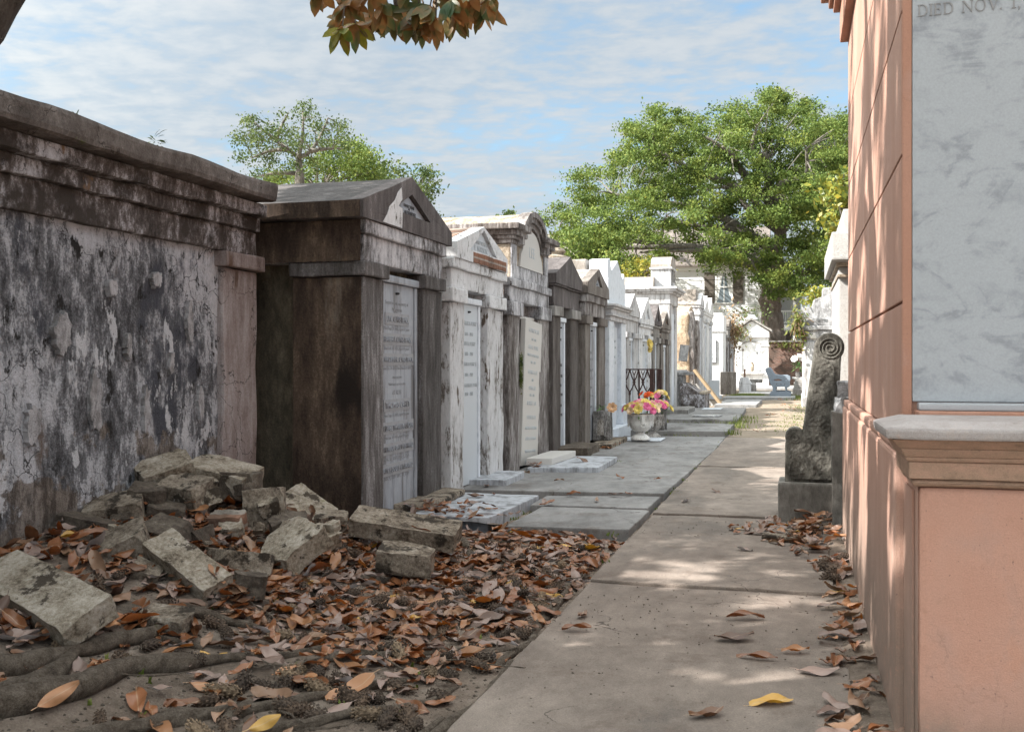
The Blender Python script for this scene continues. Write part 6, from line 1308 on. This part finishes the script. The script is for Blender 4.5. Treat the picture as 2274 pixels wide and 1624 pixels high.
# stone shelf, broken tablet, planter box, board, steles
b = MB(); b.box(-3.0, -2.6, 25.75, 26.7, .88, .96); b.box(-3.0, -2.78, 25.8, 26.6, .0, .878); o = b.build('stone_shelf', M['lichen_grey'], bevel=.02, cut=.12, amp=.01); tag(o, 'grey stone shelf jutting out beside the large pedestal tomb', 'shelf')
b = MB(); b.box(-2.97, -2.74, -.03, .03, 0, .44); bm_ = b.bm; bm_.transform(Matrix.Translation((0, 26.3, 1.0)) @ Matrix.Rotation(rad(-14), 4, 'X') @ Matrix.Rotation(rad(5), 4, 'Y')); tag(b.build('broken_tablet', M['lichen_grey'], bevel=.01), 'broken mottled marble tablet propped on the stone shelf', 'tablet')
b = MB(); b.box(-2.96, -2.66, 25.9, 26.2, .962, .99); b.box(-2.94, -2.7, 25.92, 26.18, .992, 1.02); tag(b.build('marble_fragment', M['white_grey'], bevel=.008), 'stacked flat marble fragments on the stone shelf', 'fragment')
t = thing('planter_box', (-2.5, 26.4, 0), 'mottled cement planter box with sloping back beneath the stone shelf', 'planter box')
b = MB(); b.box(-2.82, -2.22, 25.62, 27.2, -.05, .40); b.build('box', M['ledge_old'], t, bevel=.02, cut=.15, amp=.012)
b = MB(); b.prism([(-2.84, .402), (-2.32, .402), (-2.70, .66), (-2.84, .68)], 25.7, 27.0, 'y'); b.build('sloping_back', M['ledge_old'], t, bevel=.03, cut=.15, amp=.015)
b = MB(); b.box(-2.34, -2.18, 25.6, 27.22, .402, .47); b.build('rim', M['stucco_warm'], t, bevel=.01)
def leaning(name, a, c, w, th, m, lab, cat):
    a, c = Vector(a), Vector(c); d = (c - a); u = d.normalized(); s_ = Vector((0, 1, 0)); n = u.cross(s_).normalized(); b = MB()
    P = [a, c, c + s_ * w, a + s_ * w]; A = [b.bm.verts.new(p) for p in P]; B = [b.bm.verts.new(p + n * th) for p in P]
    b.bm.faces.new(A); b.bm.faces.new(B[::-1])
    for i in range(4): b.bm.faces.new((A[i], B[i], B[(i + 1) % 4], A[(i + 1) % 4]))
    return tag(b.build(name, m, bevel=.004), lab, cat)
leaning('wooden_board', (-2.0, 28.9, .0), (-2.78, 28.9, 1.02), .5, .07, M['wood'], 'wide tan board leaning against the ruined tomb', 'board')
leaning('wooden_plank', (-2.22, 28.5, .0), (-2.7, 28.6, .62), .08, .05, M['dull_grey'], 'thin grey plank leaning below the tan board', 'plank')
b = MB(); b.box(-2.75, -2.42, 33.6, 33.75, .12, .62); b.box(-2.8, -2.36, 33.5, 33.9, 0, .12); tag(b.build('marble_stele', M['tablet_clean'], bevel=.01), 'small upright white marble slab on a base near the row end', 'stele')
b = MB(); b.box(-2.72, -2.15, 38.2, 38.55, 0, .86); tag(b.build('stone_block', M['mid_pier'], bevel=.02), 'brown upright stone block in front of the bright white tomb', 'block')
b = MB(); b.box(-2.15, -1.7, 40.4, 41, 0, .35); b.prism([(-2.18, .352), (-1.65, .352), (-1.72, .45), (-1.82, .62), (-2.1, .62)], 40.4, 41, 'y'); tag(b.build('grave_marker', M['white_grey'], bevel=.02), 'low white grave marker with sloped top before the bright white tomb', 'marker')
b = MB(); b.box(-2.06, -1.98, 42.3, 42.4, .3, .95); tag(b.build('brick_post', M['brickred'], bevel=.01), 'thin reddish post by the low white grave marker', 'post')
b = MB(); b.box(-1.85, -1.35, 43.0, 43.8, .36, .5); b.box(-1.8, -1.6, 43.1, 43.6, 0, .36); tag(b.build('stone_table', M['dull_grey'], bevel=.02, cut=.15, amp=.02), 'broken grey stone table near the end of the left row', 'table')
b = MB(); b.lathe([(.12, 0), (.16, .1), (.18, .3), (.1, .4), (.12, .45)], (-1.72, 42.2, .0), 12); tag(b.build('stone_urn', M['dull_grey'], cut=.1, amp=.015), 'weathered grey stone urn beside the low white grave marker', 'urn')
# bench
be = thing('park_bench', (-.5, 35.6, .06), 'blue grey moulded park bench seen from its side in the sun', 'bench')
def bz(x, y):   # photograph measure -> metres on the end panel
    return ((x - 965) * .00395 - .83, (1300 - y) * .00395 + .06)
outp = [(965, 1302), (966, 1275), (985, 1262), (990, 1235), (985, 1215), (968, 1195), (958, 1160), (950, 1130), (930, 1090), (927, 1070), (938, 1057), (956, 1056), (970, 1072), (985, 1100), (1000, 1115), (1050, 1124), (1100, 1122), (1125, 1130), (1132, 1150), (1128, 1175), (1118, 1185), (1128, 1200), (1125, 1215), (1100, 1225), (1100, 1250), (1105, 1262), (1135, 1270), (1138, 1300)]
holes = [[(985, 1165), (995, 1153), (1040, 1148), (1068, 1160), (1070, 1172), (1050, 1177), (1000, 1177), (988, 1172)], [(1080, 1150), (1100, 1147), (1108, 1155), (1106, 1166), (1095, 1168)], [(1008, 1218), (1085, 1216), (1092, 1225), (1095, 1255), (1088, 1262), (1005, 1262), (1012, 1245)]]
for y in (35.3, 37.0):
    me = outline([[bz(*p) for p in outp]] + [[bz(*p) for p in h_] for h_ in holes], .05, .012); put('end_panel', me, M['bench'], (0, y, 0), be, FACE_Y)
b = MB()
for i in range(4): x0, z0 = bz(1000 + i * 32, 1200); b.box(x0, x0 + .11, 35.35, 36.95, z0 - .02, z0 + .025)
b.build('seat', M['bench'], be, bevel=.008)
b = MB()
for i in range(4): x0, z0 = bz(975 - i * 10, 1160 - i * 25); b.box(x0 - .02, x0 + .025, 35.35, 36.95, z0 - .04, z0 + .045)
b.build('backrest', M['bench'], be, bevel=.008)
for px in (1045, 1080, 1112):
    x0, z0 = bz(px - 25, 1197); b = MB(); b.lathe([(.016, 0), (.012, .012)], (0, 0, 0), 8); b.bm.transform(Matrix.Translation((x0, 35.24, z0)) @ Matrix.Rotation(rad(90), 4, 'X')); b.build('bolt', M['rust'], be)
# lilies on the steps at the right
t = thing('flower_pot', (.1, 38.0, .66), 'potted white lilies on the topmost stone step right of the bench', 'flower pot')
b = MB(); b.lathe([(.08, 0), (.11, .2), (.12, .21)], (.1, 38.0, .66), 12); b.build('pot', M['vase'], t); greens(Vector((.1, 38, 1.0)), 40, .2, t, M['fgreen'], .16)
for i in range(4): blossom(Vector((.06 + rf.gauss(0, .07), 37.95, 1.3 + rf.gauss(0, .06))), .12, M['whitep'], t)
# vines, weeds, grass
def vine(lab, c, R_, n, m, size=.1, name='vine', cat='vine', dry=0):
    c = Vector(c); t = thing(name, c, lab, cat); V, F = [], []
    for i in range(n):
        d = Vector((rf.gauss(0, 1) * R_[0], rf.gauss(0, 1) * R_[1], rf.gauss(0, 1) * R_[2])); leaf_quads(c + d, Vector((rf.gauss(0, 1), rf.gauss(0, 1), rf.gauss(-.3, .7))), Vector((0, -.3, 1)), size * rf.uniform(.6, 1.3), size * .5, V, F)
    np_mesh('leaves', V, F, M[m], t); b = MB()
    for i in range(10 + dry):
        p = c + Vector((rf.gauss(0, 1) * R_[0], rf.gauss(0, 1) * R_[1], rf.gauss(0, 1) * R_[2])); b.tube(curve3([c, c.lerp(p, .5) + Vector((0, -.05, .08)), p + Vector((0, 0, -.1))], 3), .008, 4)
    b.build('stem', M['dry'], t)
vine('tangled dry vine draped over the tomb left of the far white niche', (-2.55, 43, 2.5), (.22, .6, .5), 380, 'dry', .16, dry=50)
vine('green and dry vine spilling over the left roof of the far white niche tomb', (-2.95, 53.6, 2.75), (.3, .15, .28), 240, 'vine_leaf', .16, dry=24)
vine('leafy vine standing above the far niche tomb roof', (-2.6, 55.5, 3.9), (.7, .3, .22), 200, 'oak_leaf2', .17)
vine('weeds hanging from the left edge of the broken grey tomb', (.06, 28.5, 2.3), (.12, .2, .28), 260, 'vine_leaf', .12, dry=20)
vine('yellow green weed on the corner of the grey tomb below its cornice', (.22, 28.5, 1.95), (.04, .05, .16), 60, 'mag_yellow', .1)
vine('green creeper on top of the far brick wall right of the trunk', (-.3, 57.4, 2.2), (.5, .1, .12), 150, 'vine_leaf', .16)
vine('ivy patch at the left end of the visible brick wall', (-3.3, 57.4, 2.1), (.3, .1, .25), 120, 'vine_leaf', .18)
for i, (px, py, s_, lab) in enumerate(((398, 340, .05, 'small round leaved weed on the coping of the blackened tomb'), (455, 362, .03, 'tiny low weed on the coping nearest the pier'), (235, 284, .022, 'tiny weed sprouting furthest left on the coping'))):
    p = dep(px, py, 5.6 if i < 2 else 5.0); p.z = 2.43; p.x = -3.5; t = thing('weed', p, lab, 'weed', 'weeds on the blackened tomb'); greens(p + Vector((0, 0, s_ * .6)), 14, s_, t, M['oak_leaf2'], s_ * .9)
V, F = [], []
def tuft(x, y, z, n, h_, r):
    for i in range(n):
        p = Vector((x + rf.gauss(0, r), y + rf.gauss(0, r), z)); a = rf.uniform(0, 6.28); t_ = Vector((math.cos(a), math.sin(a), 0)); w = t_.cross(Vector((0, 0, 1))) * .006; q = h_ * rf.uniform(.4, 1.2)
        i0 = len(V); V.extend([p - w, p + w, p + t_ * q * .3 + Vector((0, 0, q * .7)) + w * .7, p + t_ * q * .3 + Vector((0, 0, q * .7)) - w * .7, p + t_ * q * .7 + Vector((0, 0, q))])
        F.extend([(i0, i0 + 1, i0 + 2, i0 + 3), (i0 + 3, i0 + 2, i0 + 4, i0 + 4)])
for x, y, n, h_, r in [(-1.05, 17.0, 50, .10, .08), (-1.02, 18.8, 70, .12, .1), (-1.0, 20.4, 70, .14, .12), (-1.05, 22.0, 50, .1, .12), (-1.5, 19.6, 60, .07, .2), (-2.0, 19.6, 30, .06, .2), (-2.5, 19.6, 26, .12, .08), (-1.8, 16.45, 30, .05, .2), (-2.3, 16.55, 30, .12, .05), (-1.2, 19.7, 60, .08, .15)]: tuft(x, y, 0, n, h_, r)
for i in range(60): x = rf.gauss(.2, .22); tuft(x, rf.uniform(17.5, 30), -.02, 26, .035, .2)
for i in range(60): tuft(rf.uniform(-2.1, -1.2), rf.uniform(36.3, 38.3), -.02, 26, .1, .15)
for i in range(40): tuft(rf.gauss(.1, .15), rf.uniform(33.5, 40), -.02, 22, .1, .15)
for x, y in [(-2.03, 7.2), (-2.02, 7.5), (-1.2, 6.75), (-2.05, 11.8)]: tuft(x, y, .02, 14, .025, .03)
for _ in range(16):
    y = rf.uniform(5, 16); tuft(-1.1 + rf.gauss(0, .008), y, 0, 8, .022, .02)
for _ in range(30):
    x, y = rf.uniform(-2.6, -1.3), rf.uniform(2.9, 4.6); tuft(x, y, soil(x, y), 3, .03, .008)
F = [f if f[2] != f[3] else f for f in F]
bm = bmesh.new(); vs = [bm.verts.new(v) for v in V]
for f in F: bm.faces.new([vs[i] for i in (f if f[2] != f[3] else f[:3])]) if len(set(f)) > 2 else None
me = bpy.data.meshes.new('grass'); bm.to_mesh(me); bm.free(); tag(link('grass', me, M['grass']), 'short green weeds and grass in the dirt beside the slabs', 'grass', kind='stuff')
